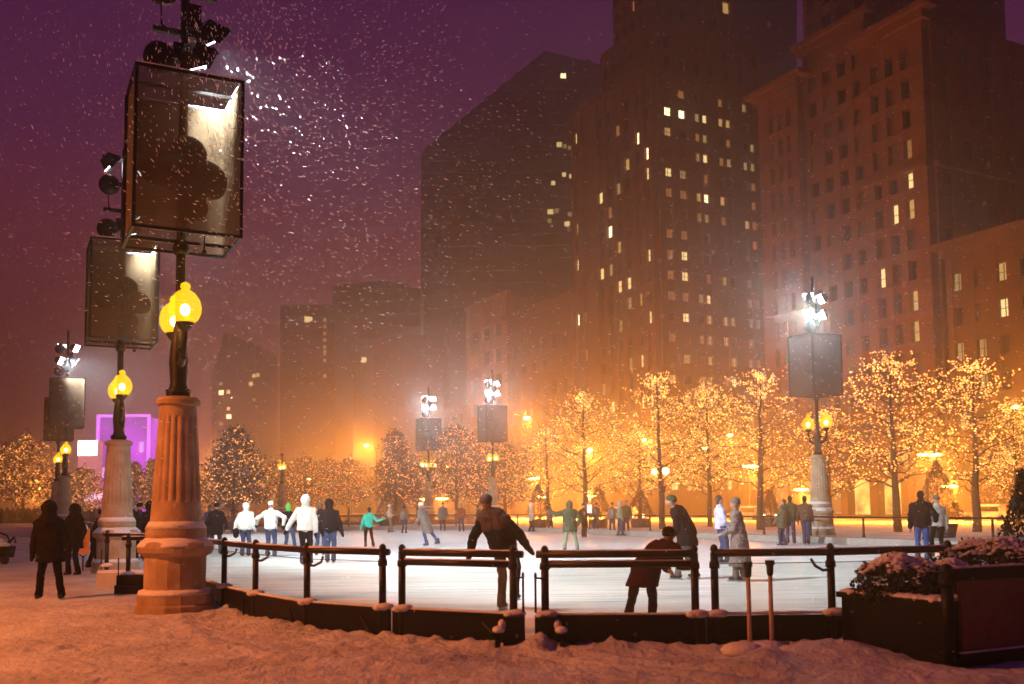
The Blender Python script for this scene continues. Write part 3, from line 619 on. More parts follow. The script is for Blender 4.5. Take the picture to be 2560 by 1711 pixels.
# H1, H2: older street-wall blocks
h0 = on_plane(1277, VB); h1 = on_plane(1175, VB); Lh = (h1-h0).length
building('narrow pale block with five rows of three wide windows beside the longer arcaded block', [dict(o=h0, d=U3, n=nW, w=Lh, z0=4, z1=44, bays=even(Lh, 3, .68, 1.2, 1.2), fh=5.2, h=.55, dp=.7, sp=.64, core=quad(h0, Lh, 20), cornice=.6, lit=[(0, 2, 3), (1, 1, 4), (0, 1, 4), (2, 5, 3)])], mat('pale concrete facade', (.34, .19, .11), .9, var=.15, vscale=.5))
h2 = t1_+U3*.6; L2 = (h0-h2).length-.2
building('long dark block with a sloping-looking cornice next to the tower', [dict(o=h2, d=U3, n=nW, w=L2, z0=4, z1=38.6, bays=even(L2, 6, .6, 1, 1), fh=4.3, h=.6, dp=.6, bands=(2.4, 5.3), core=quad(h2, L2, 20), cornice=1.2)], BR)
# lower block further up the street
h3 = h1+U3*1.5
building('low hazy block up the street with two dim windows', [dict(o=h3, d=U3, n=nW, w=34, z0=3, z1=24, bays=even(34, 7, .5), fh=4, core=quad(h3, 34, 20), lit=[(0, 3, 1), (1, 3, 1), (5, 1, 1)])], LS)
# diamond-topped tower
def slab(label, px0, px1, Y, y_tops, m_, lit=(), name='tower', depth=30, seed=1, n=14, bay=5, p=.0, wz=3.8):
    """tower facing the camera with a roofline of photo points (px, py)"""
    T = thing(name, label, 'building', (0, 0, 0), 0, 'towers and blocks behind the trees')
    a = at(px0, 1266, Y); b_ = at(px1, 1266, Y); 
    pts = [at(x, y, Y) for x, y in y_tops]; m = MB(); n_ = len(pts)
    P = [V((p.x, Y, p.z)) for p in pts]; P = [V((a.x, Y, 0))]+P+[V((b_.x, Y, 0))]
    Q = [p+V((0, depth, 0)) for p in P]; k = len(P)
    m.add(P+Q, [tuple(range(k)), tuple(k+i for i in range(k))[::-1]]+[(i, (i+1) % k, k+(i+1) % k, k+i) for i in range(k)])
    # floor bands
    zz = 6
    def span(z):      # x-range of the roof outline at height z
        xs_ = []
        for i in range(k):
            p, q_ = P[i], P[(i+1) % k]
            if (p.z-z)*(q_.z-z) < 0: xs_.append(p.x+(q_.x-p.x)*(z-p.z)/(q_.z-p.z))
        return (min(xs_), max(xs_)) if len(xs_) > 1 else None
    while True:
        s_ = span(zz)
        if not s_ or s_[1]-s_[0] < 2: break
        m.box(((s_[0]+s_[1])/2, Y-.15, zz), (s_[1]-s_[0]-.4, .3, wz*.42)); zz += wz
    m.build('wall', m_, T)
    for (x, y, w_, kk) in lit:
        p = at(x, y, Y-.4); m = MB(); m.box((0, 0, 0), (w_, .1, min(1.5, w_*1.1))); m.build('window', LIT[kk], T, loc=p)
    return T
slab('huge faded tower with a slanted diamond-shaped top', 1052, 1560, 300, [(1052, 380), (1362, 127), (1510, 165), (1560, 300)], DP, lit=[(1408, 190, 1.6, 2), (1398, 362, 1.5, 1), (1412, 366, 1.2, 4), (1425, 370, 1.2, 4), (1410, 437, 1.2, 1), (1428, 441, 1.2, 1), (1383, 458, 1.2, 1), (1376, 530, 1.8, 1), (1392, 527, 1.2, 4), (1425, 536, 1.2, 4), (1374, 552, 1.2, 4), (1418, 560, 1.6, 1), (1452, 545, 1.2, 0)], depth=50)
slab('dark square tower rising behind the setback tower', 1835, 1992, 240, [(1835, -160), (1992, -160)], DP, depth=40)
slab('broad faded block with a flat roof, most of its windows dark', 830, 1052, 290, [(830, 715), (960, 700), (1052, 722)], DK, lit=[(910, 900, 1.4, 1), (955, 1079, 1.6, 1), (1120, 1013, 1.4, 0)], name='building', depth=40)
slab('faded block with a bright stripe of small windows up one edge', 700, 838, 260, [(700, 820), (700, 762), (838, 762)], DK, lit=[(812, 800+i*17, .8, 3) for i in range(7)]+[(768, 799, 1.4, 1), (776, 798, 1.0, 1), (812, 880, .9, 4), (812, 940, .9, 3)], name='building', depth=30)
slab('very faint tower with four specks of light, behind the conical tree', 530, 640, 330, [(530, 930), (560, 830), (640, 860)], DK, lit=[(553, 982, 1.6, 2), (571, 980, 1.2, 1), (553, 1060, 1.2, 4), (572, 1042, 1.6, 2), (571, 1022, 1.0, 1), (553, 960, 1.0, 4), (635, 940, 1.0, 1), (645, 938, 1.0, 1), (627, 960, 1.2, 1), (635, 1000, 1.0, 4)], name='tower', depth=30)
slab('pale stepped block in the haze below the broad faded block', 935, 1110, 235, [(935, 852), (1000, 838), (1110, 838)], LS, name='building', depth=25)
# magenta pavilion, its floodlighting put in as wall emission, and white screen
MAG = emat('magenta wall floodlight glow', (.60, .05, .85), 1.35, var=.12); PNK = emat('pale pink screen', (1, .55, .60), 1.5)
T = thing('pavilion', 'magenta hall with painted-in floodlight glow behind the second lamp column', 'pavilion')
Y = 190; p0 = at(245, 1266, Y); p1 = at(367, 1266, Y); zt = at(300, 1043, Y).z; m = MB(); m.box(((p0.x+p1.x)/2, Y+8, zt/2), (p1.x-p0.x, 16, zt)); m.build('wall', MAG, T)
m = MB(); wX = p1.x-p0.x
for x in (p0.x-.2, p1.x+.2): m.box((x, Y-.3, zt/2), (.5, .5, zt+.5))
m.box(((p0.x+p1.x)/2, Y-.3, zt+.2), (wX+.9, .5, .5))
m.build('frame', emat('magenta edge painted glow', (.80, .18, 1), 1.7), T)  # frame brightness is emission too, standing in for floodlight
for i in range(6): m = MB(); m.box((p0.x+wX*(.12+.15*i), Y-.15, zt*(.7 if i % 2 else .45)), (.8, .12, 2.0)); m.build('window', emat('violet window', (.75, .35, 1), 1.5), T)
T = thing('video_screen', 'bright white and pink video screen beside the magenta hall', 'screen')
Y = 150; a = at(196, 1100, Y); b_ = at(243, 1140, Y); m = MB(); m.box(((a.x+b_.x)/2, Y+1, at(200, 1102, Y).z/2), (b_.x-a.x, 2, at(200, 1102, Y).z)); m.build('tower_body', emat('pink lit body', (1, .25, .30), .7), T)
m = MB(); z_0 = at(200, 1140, Y).z; z_1 = at(200, 1102, Y).z; m.box(((a.x+b_.x)/2, Y-.1, (z_0+z_1)/2), (b_.x-a.x, .15, z_1-z_0)); m.build('display', emat('white display', (1, .92, .95), 4), T)
for x in (202, 215, 232, 255): m = MB(); p = at(x, 1243, Y-.4); m.ball((0, 0, 0), .7, 2); m.build('lamp', emat('pink lamp', (1, .5, .7), 2), T, loc=p)
m = MB(); p = at(65, 1262, 105)
for i in range(70): m.ball((i*.32-13, rnd.uniform(-.4, .4), .9+.1*rnd.random()), (.4, .5, .95+.15*rnd.random()), 1)
o = m.build('hedge', LEAFG, loc=(p.x, 105, 0)); tag(o, 'long dark clipped hedge far off behind the hooded man', 'hedge')
# ------------------------------------------------------------------ trees
def tree_meshes(seed, H, R_, leafy, nl=26, conical=False, bulb_r=.036, nb=1200):
    R = random.Random(seed); tr_ = MB(); br = MB(); bu = MB(); lf = MB(); sites = []
    def wob(p0, p1, r0, r1, n, s, mb, sides):
        pts = []
        for i in range(n+1):
            t = i/n; p = p0.lerp(p1, t)+V((R.gauss(0, s), R.gauss(0, s), R.gauss(0, s)+.25*s*4*t*(1-t)))*(0 if i in (0,) else 1); pts.append(p)
        mb.tube(pts, [r0+(r1-r0)*i/n for i in range(n+1)], sides); return pts
    tp = wob(V((0, 0, -.1)), V((R.gauss(0, .1), R.gauss(0, .1), H*.97)), H*.018+.02, .012, 10, .03, tr_, 9)
    for i in range(nl):
        t = (i+.3)/nl; z0 = H*(.20+.72*t); az = i*2.399+R.random()*.6
        prof = (1-t)**.75*1.02+.08 if conical else (math.sin(PI*(.30+.68*t))**(.75 if t < .3 else 1.0))*1.1
        L = R_*prof*(.85+.3*R.random()); up = (.25+.5*R.random())*L*(.85 if not conical else .4)*(1-.35*t)+.15*t
        k = min(len(tp)-1, int(z0/H*10)); base = tp[k].copy(); base.z = z0
        end = base+V((math.cos(az)*L, math.sin(az)*L, up))
        lp = wob(base, end, .03*(1-t)+.016, .006, 5, .05*L, br, 5)
        sites += [(p, .12) for p in lp[1:]]+[(p.lerp(lp[i_+1], .5), .10) for i_, p in enumerate(lp[:-1]) if i_]
        for j in range(7):
            q = lp[1+j*4//6]; a2 = az+R.choice((-1, 1))*(.4+R.random()*.9); l2 = L*(.25+.3*R.random())
            e2 = q+V((math.cos(a2)*l2, math.sin(a2)*l2, l2*(.1+.8*R.random())))
            sp = wob(q, e2, .010, .004, 3, .03, br, 3); sites += [(p, .07) for p in sp[1:]]+[(p.lerp(sp[i_+1], .5), .07) for i_, p in enumerate(sp[:-1])]
            for q2 in range(2):
                s0 = sp[1+q2]; e3 = s0+V((R.gauss(0, .22), R.gauss(0, .22), R.gauss(.12, .18)))*min(1.3, R_*.5); wob(s0, e3, .005, .003, 2, .01, br, 3); sites += [(e3, .05), (s0.lerp(e3, .5), .05), (s0.lerp(e3, .75), .05)]
    vs, fs = ico(1)
    for i in range(nb):
        p, s = R.choice(sites); q = p+V((R.gauss(0, s), R.gauss(0, s), R.gauss(0, s))); r_ = bulb_r*(.6+.6*R.random())
        bu.add([v*r_+q for v in vs], fs)
    if leafy:
        for i in range(leafy):
            p, s = R.choice(sites); q = p+V((R.gauss(0, s+.1), R.gauss(0, s+.1), R.gauss(0, s+.08))); d = V((R.gauss(0, 1), R.gauss(0, 1), R.gauss(0, 1))).normalized(); e_ = d.cross(V((R.gauss(0, 1), R.gauss(0, 1), R.gauss(0, 1)))).normalized(); l = .07+.07*R.random()
            lf.add([q, q+d*l+e_*l*.5, q+d*l*2, q+d*l-e_*l*.5], [(0, 1, 2, 3)])
    return tr_, br, bu, (lf if leafy else None)
PROTO = {}
def tree(label, px, Y, H, R_, kind, rz=0, group='trees wound with string lights'):
    """kind: bare / leafy / cone"""
    key = kind; HH = {'bare': 8.8, 'bareb': 8.8, 'barec': 8.8, 'leafy': 8, 'cone': 7.5}[kind]; RR = {'bare': 2.6, 'bareb': 2.6, 'barec': 2.6, 'leafy': 2.2, 'cone': 1.7}[kind]
    p = at(px, 1266, Y)
    if key not in PROTO:
        T = thing('tree', label, 'tree', (0, 0, 0), 0, group)
        a = tree_meshes({'bare': 11, 'bareb': 23, 'barec': 77, 'leafy': 31, 'cone': 47}[kind], HH, RR, {'bare': 0, 'bareb': 0, 'barec': 0, 'leafy': 5000, 'cone': 7000}[kind], nl={'bare': 34, 'bareb': 26, 'barec': 40, 'leafy': 36, 'cone': 42}[kind], conical=kind == 'cone', nb={'bare': 1500, 'bareb': 1250, 'barec': 1600, 'leafy': 1350, 'cone': 1100}[kind], bulb_r=.036)
        a[0].build('trunk', BARK, T, smooth=True); tag(a[1].build('branch', BARK, T), kind='stuff'); tag(a[2].build('string_lights', BULB, T), kind='stuff')
        if a[3]: tag(a[3].build('crown', LEAFR, T), kind='stuff')
        PROTO[key] = T
    else:
        T = copy_tree(PROTO[key]); T['label'] = label; T['group'] = group
    z = TZ if Y < 100 else .0
    T.location = (p.x, p.y, z); T.scale = (R_/RR*1.09, R_/RR*1.09, (H-z)/HH); T.rotation_euler = (0, 0, rz)
    light('POINT', 'string_glow', (p.x, p.y, z+H*.55), P_TREE*(R_/2.4)**2, (1, .30, .05), None, size=R_*.45)
    return T
tree('big bare lit tree just beyond the four-floodlight lamp column', 2243, 46, 9.0, 2.75, 'bare', .3)
tree('bare lit tree with a forked trunk near the picture edge', 2440, 45, 8.5, 2.8, 'bareb', 1.2)
tree('bare lit tree partly behind the lamp column with four floodlights', 2075, 59, 7.6, 2.6, 'barec', 2.4)
tree('wide bare lit tree behind the couple in pale and grey coats', 1898, 52, 9.0, 2.7, 'bareb', .2)
tree('bare lit tree with two tips between the two widest lit trees', 1775, 60, 9.4, 2.2, 'barec', 3.6)
tree('pointed bare lit tree rising in front of the tower', 1655, 55, 9.3, 2.55, 'bareb', 4.4)
tree('bare lit tree in front of the long dark block', 1462, 60, 8.9, 2.5, 'barec', 5.2)
tree('smaller bare lit tree tucked against the one before the long dark block', 1372, 66, 7.0, 2.3, 'bareb', 2.9)
tree('lit tree behind the pointed one, only its lower crown showing', 1600, 68, 7.2, 2.2, 'bare', 1.9)
tree('lit tree seen between the planter bushes and the low block', 2545, 58, 8.0, 2.2, 'bare', .8)
tree('lit tree with glowing trunk base at the picture edge', 2520, 68, 5.4, 1.9, 'bareb', 2.2)
tree('lit tree beside the distant lamp column in front of the low pale block', 1262, 76, 6.6, 2.2, 'leafy', .4)
tree('taller leafy lit tree between the two most distant floodlight columns', 1142, 80, 8.4, 2.1, 'leafy', 1.4)
tree('leafy lit tree below the cloth box of the second distant column', 1200, 86, 7.2, 2.2, 'leafy', 2.4)
tree('dense conical tree with a dark tip beside the most distant floodlights', 988, 82, 8.2, 1.75, 'cone', .5)
tree('leafy lit tree close beside the dense cone with the dark tip', 1045, 90, 6.6, 1.9, 'leafy', 3.3)
tree('small leafy lit tree under the lone street lamp', 872, 92, 6.4, 1.7, 'leafy', 4.1)
tree('small leafy lit tree behind the girl in the teal jacket', 822, 96, 6.6, 1.7, 'leafy', 5.0)
tree('small leafy lit tree behind the man in the black jacket', 762, 94, 6.7, 1.9, 'leafy', .9)
tree('small leafy lit tree behind the boxless lamp column', 698, 96, 6.5, 2.0, 'leafy', 1.8)
tree('big conical lit tree standing alone behind the skaters in white', 585, 62, 6.9, 1.75, 'cone', 2.2)
tree('hazy lit tree peeping out beside the tall stone column', 495, 100, 5.6, 1.8, 'leafy', 2.8)
tree('round lit tree at the picture edge behind the hooded man', 58, 108, 10.0, 2.9, 'leafy', 3.9)
tree('lit tree tinted pink in front of the video screen', 205, 96, 5.9, 1.9, 'leafy', 4.6)
tree('lit tree in front of the magenta hall, between the two columns', 335, 88, 6.0, 1.35, 'cone', 5.5)
tree('narrow lit tree overlapping the magenta hall', 378, 84, 6.0, 1.1, 'cone', .1)
tree('dim lit tree beside the third lamp column', 150, 92, 4.9, 1.9, 'leafy', .7)
# conical shrubs in tubs along the far fence
SG = 'clipped conical shrubs in tubs beyond the far rail'
def shrub(label, px, Y, H, r, z=TZ, tub=.5, group=SG, dark=False):
    p = at(px, 1266, Y); T = thing('conical_shrub', label, 'shrub', (p.x, p.y, z), 0, group); R = random.Random(px); m = MB(); 
    for i in range(2600):
        t = R.random()**.8; rr = r*(1-t)**.8*(.75+.35*R.random())+.03; a_ = R.random()*2*PI; q = V((math.cos(a_)*rr, math.sin(a_)*rr, tub+.05+t*(H-tub)))+V((0, 0, .06*noise.noise(V((a_*2, t*5, px))))) 
        q += V((math.cos(a_), math.sin(a_), 0))*.08*noise.noise(V((math.cos(a_)*2, math.sin(a_)*2, t*6+px)))
        d = V((R.gauss(0, 1), R.gauss(0, 1), R.gauss(0, 1))).normalized(); e_ = d.cross(V((0, 0, 1))).normalized(); l = .035+.03*R.random()
        m.add([q, q+d*l+e_*l*.5, q+d*l*2, q+d*l-e_*l*.5], [(0, 1, 2, 3)])
    m.build('foliage', LEAFG if dark else LEAFR, T); m = MB(); m.tube([(0, 0, .1), (0, 0, H*.9)], [.03, .01], 6)
    m.build('stem', BARK, T); m = MB(); m.lathe([(r*.62, 0), (r*.75, tub), (r*.78, tub+.02), (r*.6, tub+.03)], n=14); m.build('tub', mat('dark tub', (.05, .035, .03), .7), T)
for lab, px, Y, H, r in (('conical shrub behind the skater in the long white coat', 1345, 62, 2.6, .8), ('conical shrub behind the skater in the dark green suit', 1497, 60, 2.5, .75), ('conical shrub between the close pair and the man bending forward', 1600, 60, 2.2, .85), ('round-topped shrub behind the couple holding each other', 2345, 38, 2.85, .9), ('conical shrub behind the pale blurred skater', 968, 72, 2.4, .9), ('low conical shrub beside the bent skater in the long dark coat', 1000, 76, 2.0, .8), ('small dark shrub beside the huddled group', 1926, 58, 2.1, .55), ('shrub behind the black-coated skater beside the column', 560, 62, 2.3, 1.1)):
    shrub(lab, px, Y, H, r)
shrub('tall dark evergreen cone cut off by the picture edge', 2572, 15.5, 1.95, .50, z=.1, tub=.45, dark=True)
# ------------------------------------------------------------------ street lamps
LAMPH = emat('sodium lamp face', (1, .60, .12), 45); LAMPL = emat('sodium tube face', (1, .60, .12), 32)
def down_light(p, h, P, T, spill=.17):      # hooded lantern: most light goes down, a little leaks sideways and up
    light('SPOT', 'sodium_light', (0, -.1, h-.2), P, SOD, T, size=.2, aim=(0, -.1, 0), angle=math.radians(165), blend=.5)
    light('POINT', 'sodium_spill', (0, -.25, h-.25), P*spill, SOD, T, size=.2)
def street_lamp(label, px, py, Y, wide=0, power=1.0, arm=1, spill=.27):
    p = at(px, py, Y); T = thing('street_lamp', label, 'street lamp', (p.x, p.y, 0), 0, 'sodium street lamps')
    h = p.z; m = MB(); x0 = arm*1.1*(1 if not wide else .0)
    m.tube([(x0, .6, 0), (x0, .6, h*.9), (x0*.8, .4, h+.12), (0, .1, h+.12)], [.09, .06, .045, .04], 8); m.build('pole', IRON, T, smooth=True)
    m = MB(); ww = wide or .55; m.box((0, 0, h+.12), (ww+.1, .4, .12)); m.build('lamp_head', IRON, T)
    m = MB(); m.ball((0, -.02, h), (ww/2, .2, .13 if wide else .16), 2); m.build('lamp_lens', LAMPL if wide else LAMPH, T, smooth=True)
    down_light(p, h, (P_LONG if wide else P_SOD)*power, T, spill)
for a_ in (('street lamp glowing above the small leafy trees', 916, 1114, 118), ('street lamp hanging clear of the trees beside the long dark block', 1317, 1045, 84), ('street lamp shining through the tree in front of the long dark block', 1475, 1125, 105), ('street lamp seen inside the two-tipped tree, the lower one', 1762, 1120, 112), ('street lamp seen inside the two-tipped tree, the higher one', 1824, 1088, 95), ('street lamp at the picture edge over the low block', 2537, 1017, 66), ('street lamp behind the boxless lamp column', 773, 1197, 130), ('pale street lamp inside the big lone conical tree', 544, 1184, 110), ('street lamp low behind the hooded man', 101, 1220, 130)):
    street_lamp(*a_, power=1.5 if a_[1] < 1000 else 1, spill=.5 if a_[1] < 1000 else .27)
for a_ in (('wide street light beside the distant lamp column', 1335, 1196, 100, 1.5), ('dim wide street light low over the long white coat', 1356, 1242, 108, 1.2), ('wide street light in the tree behind the grey-coated skater', 1877, 1166, 86, 1.5), ('wide street light low behind the huddled group', 2002, 1224, 98, 1.5), ('widest street light between the two big trees near the edge', 2324, 1137, 68, 1.75), ('wide street light over the couple holding each other', 2373, 1216, 84, 1.4), ('low wide street light under the pointed tree', 1478, 1240, 104, 1.2), ('faint wide street light low under the distant trees', 1105, 1247, 120, 1.6), ('faint wide street light low beside the white-hatted skater', 1060, 1247, 122, 1.8)):
    street_lamp(*a_, power=1 if a_[1] > 1300 else .5)
T = thing('street_lamp', 'twin-globe street lamp in front of the pointed lit tree', 'street lamp', (gx(1653, 90), 90, 0))
h = at(1653, 1178, 90).z; m = MB(); m.tube([(0, 0, 0), (0, 0, h-.4)], [.1, .06], 8); m.tube([(-.5, 0, h-.3), (-.4, 0, h-.5), (.4, 0, h-.5), (.5, 0, h-.3)], .04, 6); m.build('pole', IRON, T)
for x in (-.5, .5): m = MB(); m.ball((x, 0, h), .3, 2); m.build('globe', LAMPH, T, smooth=True)
down_light(T.location, h, P_SOD*.6, T)
for i, (u_, v_) in enumerate(((96, 66), (118, 72), (142, 66), (172, 74), (205, 66), (245, 72))):  # avenue lamps added to give the distant haze its orange glow
    q_ = uv(u_, v_, 9); pz = {0: 'first', 1: 'second', 2: 'third', 3: 'fourth', 4: 'fifth', 5: 'sixth'}[i]
    T = thing('street_lamp', 'avenue lamp added for the haze glow, %s of its row counted from the rink' % pz, 'street lamp', (q_.x, q_.y, 0), 0, 'avenue lamps added for the haze glow')
    m = MB(); m.tube([(0, 0, 0), (0, 0, 9.1)], [.1, .06], 6); m.tube([(0, 0, 9), (0, -.9, 9.2)], .05, 6); m.build('pole', IRON, T)
    m = MB(); m.ball((0, -1.0, 9.1), (.28, .3, .14), 2); m.build('lamp_lens', LAMPH, T, smooth=True)
    light('POINT', 'sodium_light', (0, -1.0, 8.8), P_SOD*.8, SOD, T, size=.2)  # light of the added avenue lamp, for the haze glow
T = thing('street_lamp', 'tall street lamp outside the picture that lights the trodden snow', 'street lamp', (-16, 8.2, 0))
m = MB(); m.tube([(0, 0, 0), (0, 0, 9.6), (.6, .1, 10), (1.3, .2, 10)], [.11, .07, .05, .05], 10); m.build('pole', IRON, T)
m = MB(); m.box((1.5, .2, 9.98), (.7, .3, .12)); m.build('lamp_head', IRON, T)
m = MB(); m.ball((1.5, .2, 9.88), (.25, .13, .08), 2); m.build('lamp_lens', LAMPH, T, smooth=True)
light('SPOT', 'sodium_light', (1.5, .2, 9.7), P_NEAR, (1, .24, .045), T, size=.25, aim=(3.2, 2.2, 0), angle=math.radians(150), blend=.6)
# parked cars, blurred by haze beyond the terrace
CARM = mat('snowy car paint', (.18, .16, .16), .4, col2=(.6, .6, .62), vscale=1.5)
def car(label, px, Y, lights=False):
    p = at(px, 1266, Y); T = thing('car', label, 'car', (p.x, p.y, 0), A+PI/2, 'cars in the street beyond the park')
    m = MB(); m.box((0, 0, .55), (4.4, 1.75, .6)); m.box((-.15, 0, 1.1), (2.4, 1.6, .5), taper=.75); m.build('body', CARM, T)
    m = MB(); m.box((-.15, 0, 1.10), (2.0, 1.66, .34), taper=.8); m.build('window', GLS, T)
    for x in (-1.4, 1.4):
        for y in (-.85, .85): m = MB(); m.tube([(x, y-.1, .33), (x, y+.1, .33)], .33, 14); m.build('wheel', RUB, T)
    for y in (-.6, .6): m = MB(); m.ball((-2.21, y, .65), .13, 1); m.build('headlight', emat('headlight', (1, .8, .5), 14 if lights else .4), T)
    m = MB(); m.box((-.15, 0, 1.4), (1.8, 1.3, .1)); m.build('snow_layer', SNOWM, T)
car('snow-dusted car in the street with lit headlamps, beyond the huddled group', 1880, 84, True)
car('snow-dusted car in the street beyond the skater holding a pale bag', 1560, 92, False)
car('snow-dusted car in the street beyond the shrub near the picture edge', 2480, 74, False)
# ------------------------------------------------------------------ people
SKIN = mat('skin', (.42, .24, .17), .6); SKN2 = mat('darker skin', (.16, .09, .06), .6)
def cl(name, c, **k): return mat(name, c, .9, spec=.12, bump=.006, bscale=22, var=k.get('var', .18), vscale=7)
BLK = cl('black cloth', (.007, .006, .007)); NAVY = cl('dark navy denim', (.035, .045, .085)); JEAN = cl('blue denim', (.045, .06, .115)); JEAN2 = cl('bright blue denim', (.05, .08, .22))
WHT = cl('white quilted nylon', (.72, .72, .64), var=.06); TEAL = cl('teal nylon', (.02, .42, .30)); GRY = cl('grey wool', (.16, .14, .12)); GRN = cl('dark olive cloth', (.06, .075, .04)); PGRN = cl('pale green cloth', (.20, .26, .17)); REDC = cl('dark red cloth', (.05, .006, .006)); BEI = cl('beige nylon', (.085, .06, .045)); CAMO = mat('mottled olive coat', (.03, .035, .02), .9, col2=(.15, .12, .06), vscale=12); BRN = cl('brown cloth', (.10, .06, .04)); PALE = cl('pale lilac cloth', (.55, .52, .68)); RED = cl('rust red cloth', (.28, .05, .02)); LGRN = cl('bright green hood', (.12, .40, .08)); CREAM = cl('cream cloth', (.5, .45, .36)); TWEED = mat('tweed coat', (.07, .055, .05), .9, col2=(.26, .21, .18), vscale=26)
SKT = mat('skate boot leather', (.02, .018, .018), .5); STEEL = mat('steel blade', (.5, .5, .5), .3, metal=1)
def ik(a, b, l1, l2, pole):
    d = b-a; L = d.length; 
    if L > (l1+l2)*.995: b = a+d*((l1+l2)*.995/L); d = b-a; L = d.length
    x = (l1*l1-l2*l2+L*L)/(2*L); h = math.sqrt(max(1e-6, l1*l1-x*x)); u_ = d/L; p = (pole-u_*pole.dot(u_))
    p = p.normalized() if p.length > 1e-6 else V((0, 0, 1)); return a+u_*x+p*h, b
def person(label, px, Y, H, ang, top=BLK, legs=NAVY, coat='short', hat=None, hood=None, z=.05, group='skaters on the ice', lean=(0, 0), pel=(0, 0), feet=None, hands=None, skates=True, yoke=None, skin=SKIN, bulk=1.0, hair=None, elbow=None, drop=0, py=1300, face=False, gloves=None, bag=None, headoff=(0, 0, 0), hk=1.0):
    p0 = at(px, py, Y); k = H/1.75; a = math.radians(ang); r = V((math.cos(a), -math.sin(a), 0)); f = V((math.sin(a), math.cos(a), 0)); up = V((0, 0, 1)); X = V((1, 0, 0)); YY = V((0, 1, 0))
    q = lambda x, y, zz: (X*x+YY*y+up*zz)
    pelv = q(pel[0], pel[1], .94-drop); ch = pelv+q(lean[0], lean[1], math.sqrt(max(.05, .47**2-lean[0]**2-lean[1]**2)))
    tdir = (ch-pelv).normalized(); neck = ch+tdir*.07+up*.02; hd = ch+tdir*.10+up*.13+q(*headoff)
    sh = {s: ch+r*(.19*s)-tdir*.03 for s in (-1, 1)}; hp = {s: pelv+r*(.09*s) for s in (-1, 1)}
    ft = feet or ((-.12, 0, 0), (.12, 0, 0)); order = (-1, 1) if r.x >= -.2 else (1, -1)      # feet and hands are listed picture left, picture right
    FT = {order[0]: q(*ft[0]), order[1]: q(*ft[1])}
    hn = hands or ((-.27, 0, .80), (.27, 0, .80)); HN = {order[0]: q(*hn[0]), order[1]: q(*hn[1])}
    if abs(r.x) < .25 and not feet: FT = {s: r*(.1*s)+f*(.12*s) for s in (-1, 1)}
    if abs(r.x) < .25 and not hands: HN = {s: pelv+r*(.22*s)+f*.1*s-up*.1 for s in (-1, 1)}
    body = MB(); jac = MB(); tro = MB()
    # head
    Mh = Matrix((r, f, up)).transposed()
    body.ball(hd, (.078, .098, .112), 3, M=Mh); body.ball(hd+f*.028-up*.055, (.055, .065, .06), 2, M=Mh); body.cap(hd+f*.095-up*.002, hd+f*.118-up*.025, .010, .015, 6)
    for s in (-1, 1): body.ball(hd+r*(.08*s)-up*.01, (.012, .022, .032), 1, M=Mh); body.ball(hd+r*(.033*s)+f*.083+up*.02, (.02, .016, .014), 1, M=Mh)
    body.ball(hd+f*.088-up*.055, (.026, .014, .012), 1, M=Mh)
    body.cap(neck-up*.06, hd-up*.05, .055, .052); body.cap(pelv+up*.05, ch-tdir*.1, .13, .13); body.cap(sh[-1], sh[1], .06, .06); body.cap(hp[-1], hp[1], .10, .10)
    b = bulk
    for s in (-1, 1):
        pole = (-f*.6-up*.3+r*(.35*s)) if not elbow else q(*elbow[0 if s == order[0] else 1])
        el, ha = ik(sh[s], HN[s], .29, .27, pole); d = (ha-el).normalized()
        body.cap(sh[s], el, .048, .038); body.cap(el, ha, .037, .026)
        # hand: palm, four curled fingers, thumb
        side = d.cross(f if abs(d.dot(f)) < .9 else up).normalized(); fn_ = side.cross(d); pm = ha+d*.05; body.cap(ha, pm, .026, .030, 8)
        for i in range(4):
            o_ = side*((i-1.5)*.019); l = (.065, .078, .074, .058)[i]; body.cap(pm+o_+d*.015, pm+o_+d*(.015+l*.6)+fn_*.008, .0095, .009, 6); body.cap(pm+o_+d*(.015+l*.6)+fn_*.008, pm+o_+d*(.01+l)+fn_*.03, .009, .008, 6)
        body.cap(ha+d*.02+side*.02, ha+d*.06+side*.045+fn_*.01, .012, .010, 6)
        jac.cap(sh[s]-r*(.02*s), el, .072*b, .062*b); jac.cap(el, ha-d*.015, .062*b, .047*b); jac.tube([ha-d*.05, ha+d*.0], [.050*b, .046*b], 10)
        kn, an = ik(hp[s], FT[s]+up*.09, .44, .43, f+up*.1)
        body.cap(hp[s], kn, .075, .05); body.cap(kn, an, .048, .036)
        tro.cap(hp[s], kn, .098*(.9+.1*b), .070); tro.cap(kn, an+up*.0, .070, .062); tro.tube([kn.lerp(an, .6), an-up*.02], [.066, .072], 10)
        # skate or boot
        yf = (f if abs(f.dot(up)) < .9 else X); m2 = MB(); base = FT[s]; m2.cap(base+up*.075-yf*.05, base+up*.065+yf*.13, .045, .036); m2.cap(base+up*.08-yf*.02, base+up*.2, .052, .055)
        FT[s] = (m2, base, yf)
    torso_w = .11
    for (A0, B0, r0, r1) in ((pelv-r*.06, ch-r*.10-tdir*.06, .125, .115), (pelv+r*.06, ch+r*.10-tdir*.06, .125, .115), (pelv, ch-tdir*.02, .135, .12)):
        jac.cap(A0+tdir*.03, B0, r0*b, r1*b, 12)
    jac.cap(sh[-1], sh[1], .075*b, .075*b); jac.cap(ch, neck, .10, .075)
    hem = {'short': -.06, 'mid': -.26, 'long': -.45, 'dress': -.62}[coat]; fl = {'short': 1.0, 'mid': 1.12, 'long': 1.2, 'dress': 1.55}[coat]
    kmid = (sum((hp[s] for s in hp), V())/2)
    legd = ((FT[-1][1]+FT[1][1])/2-pelv); legd = legd.normalized() if legd.length else -up
    rings = []; n = 20; hemc = pelv+legd*(-hem); topc = pelv+tdir*.10
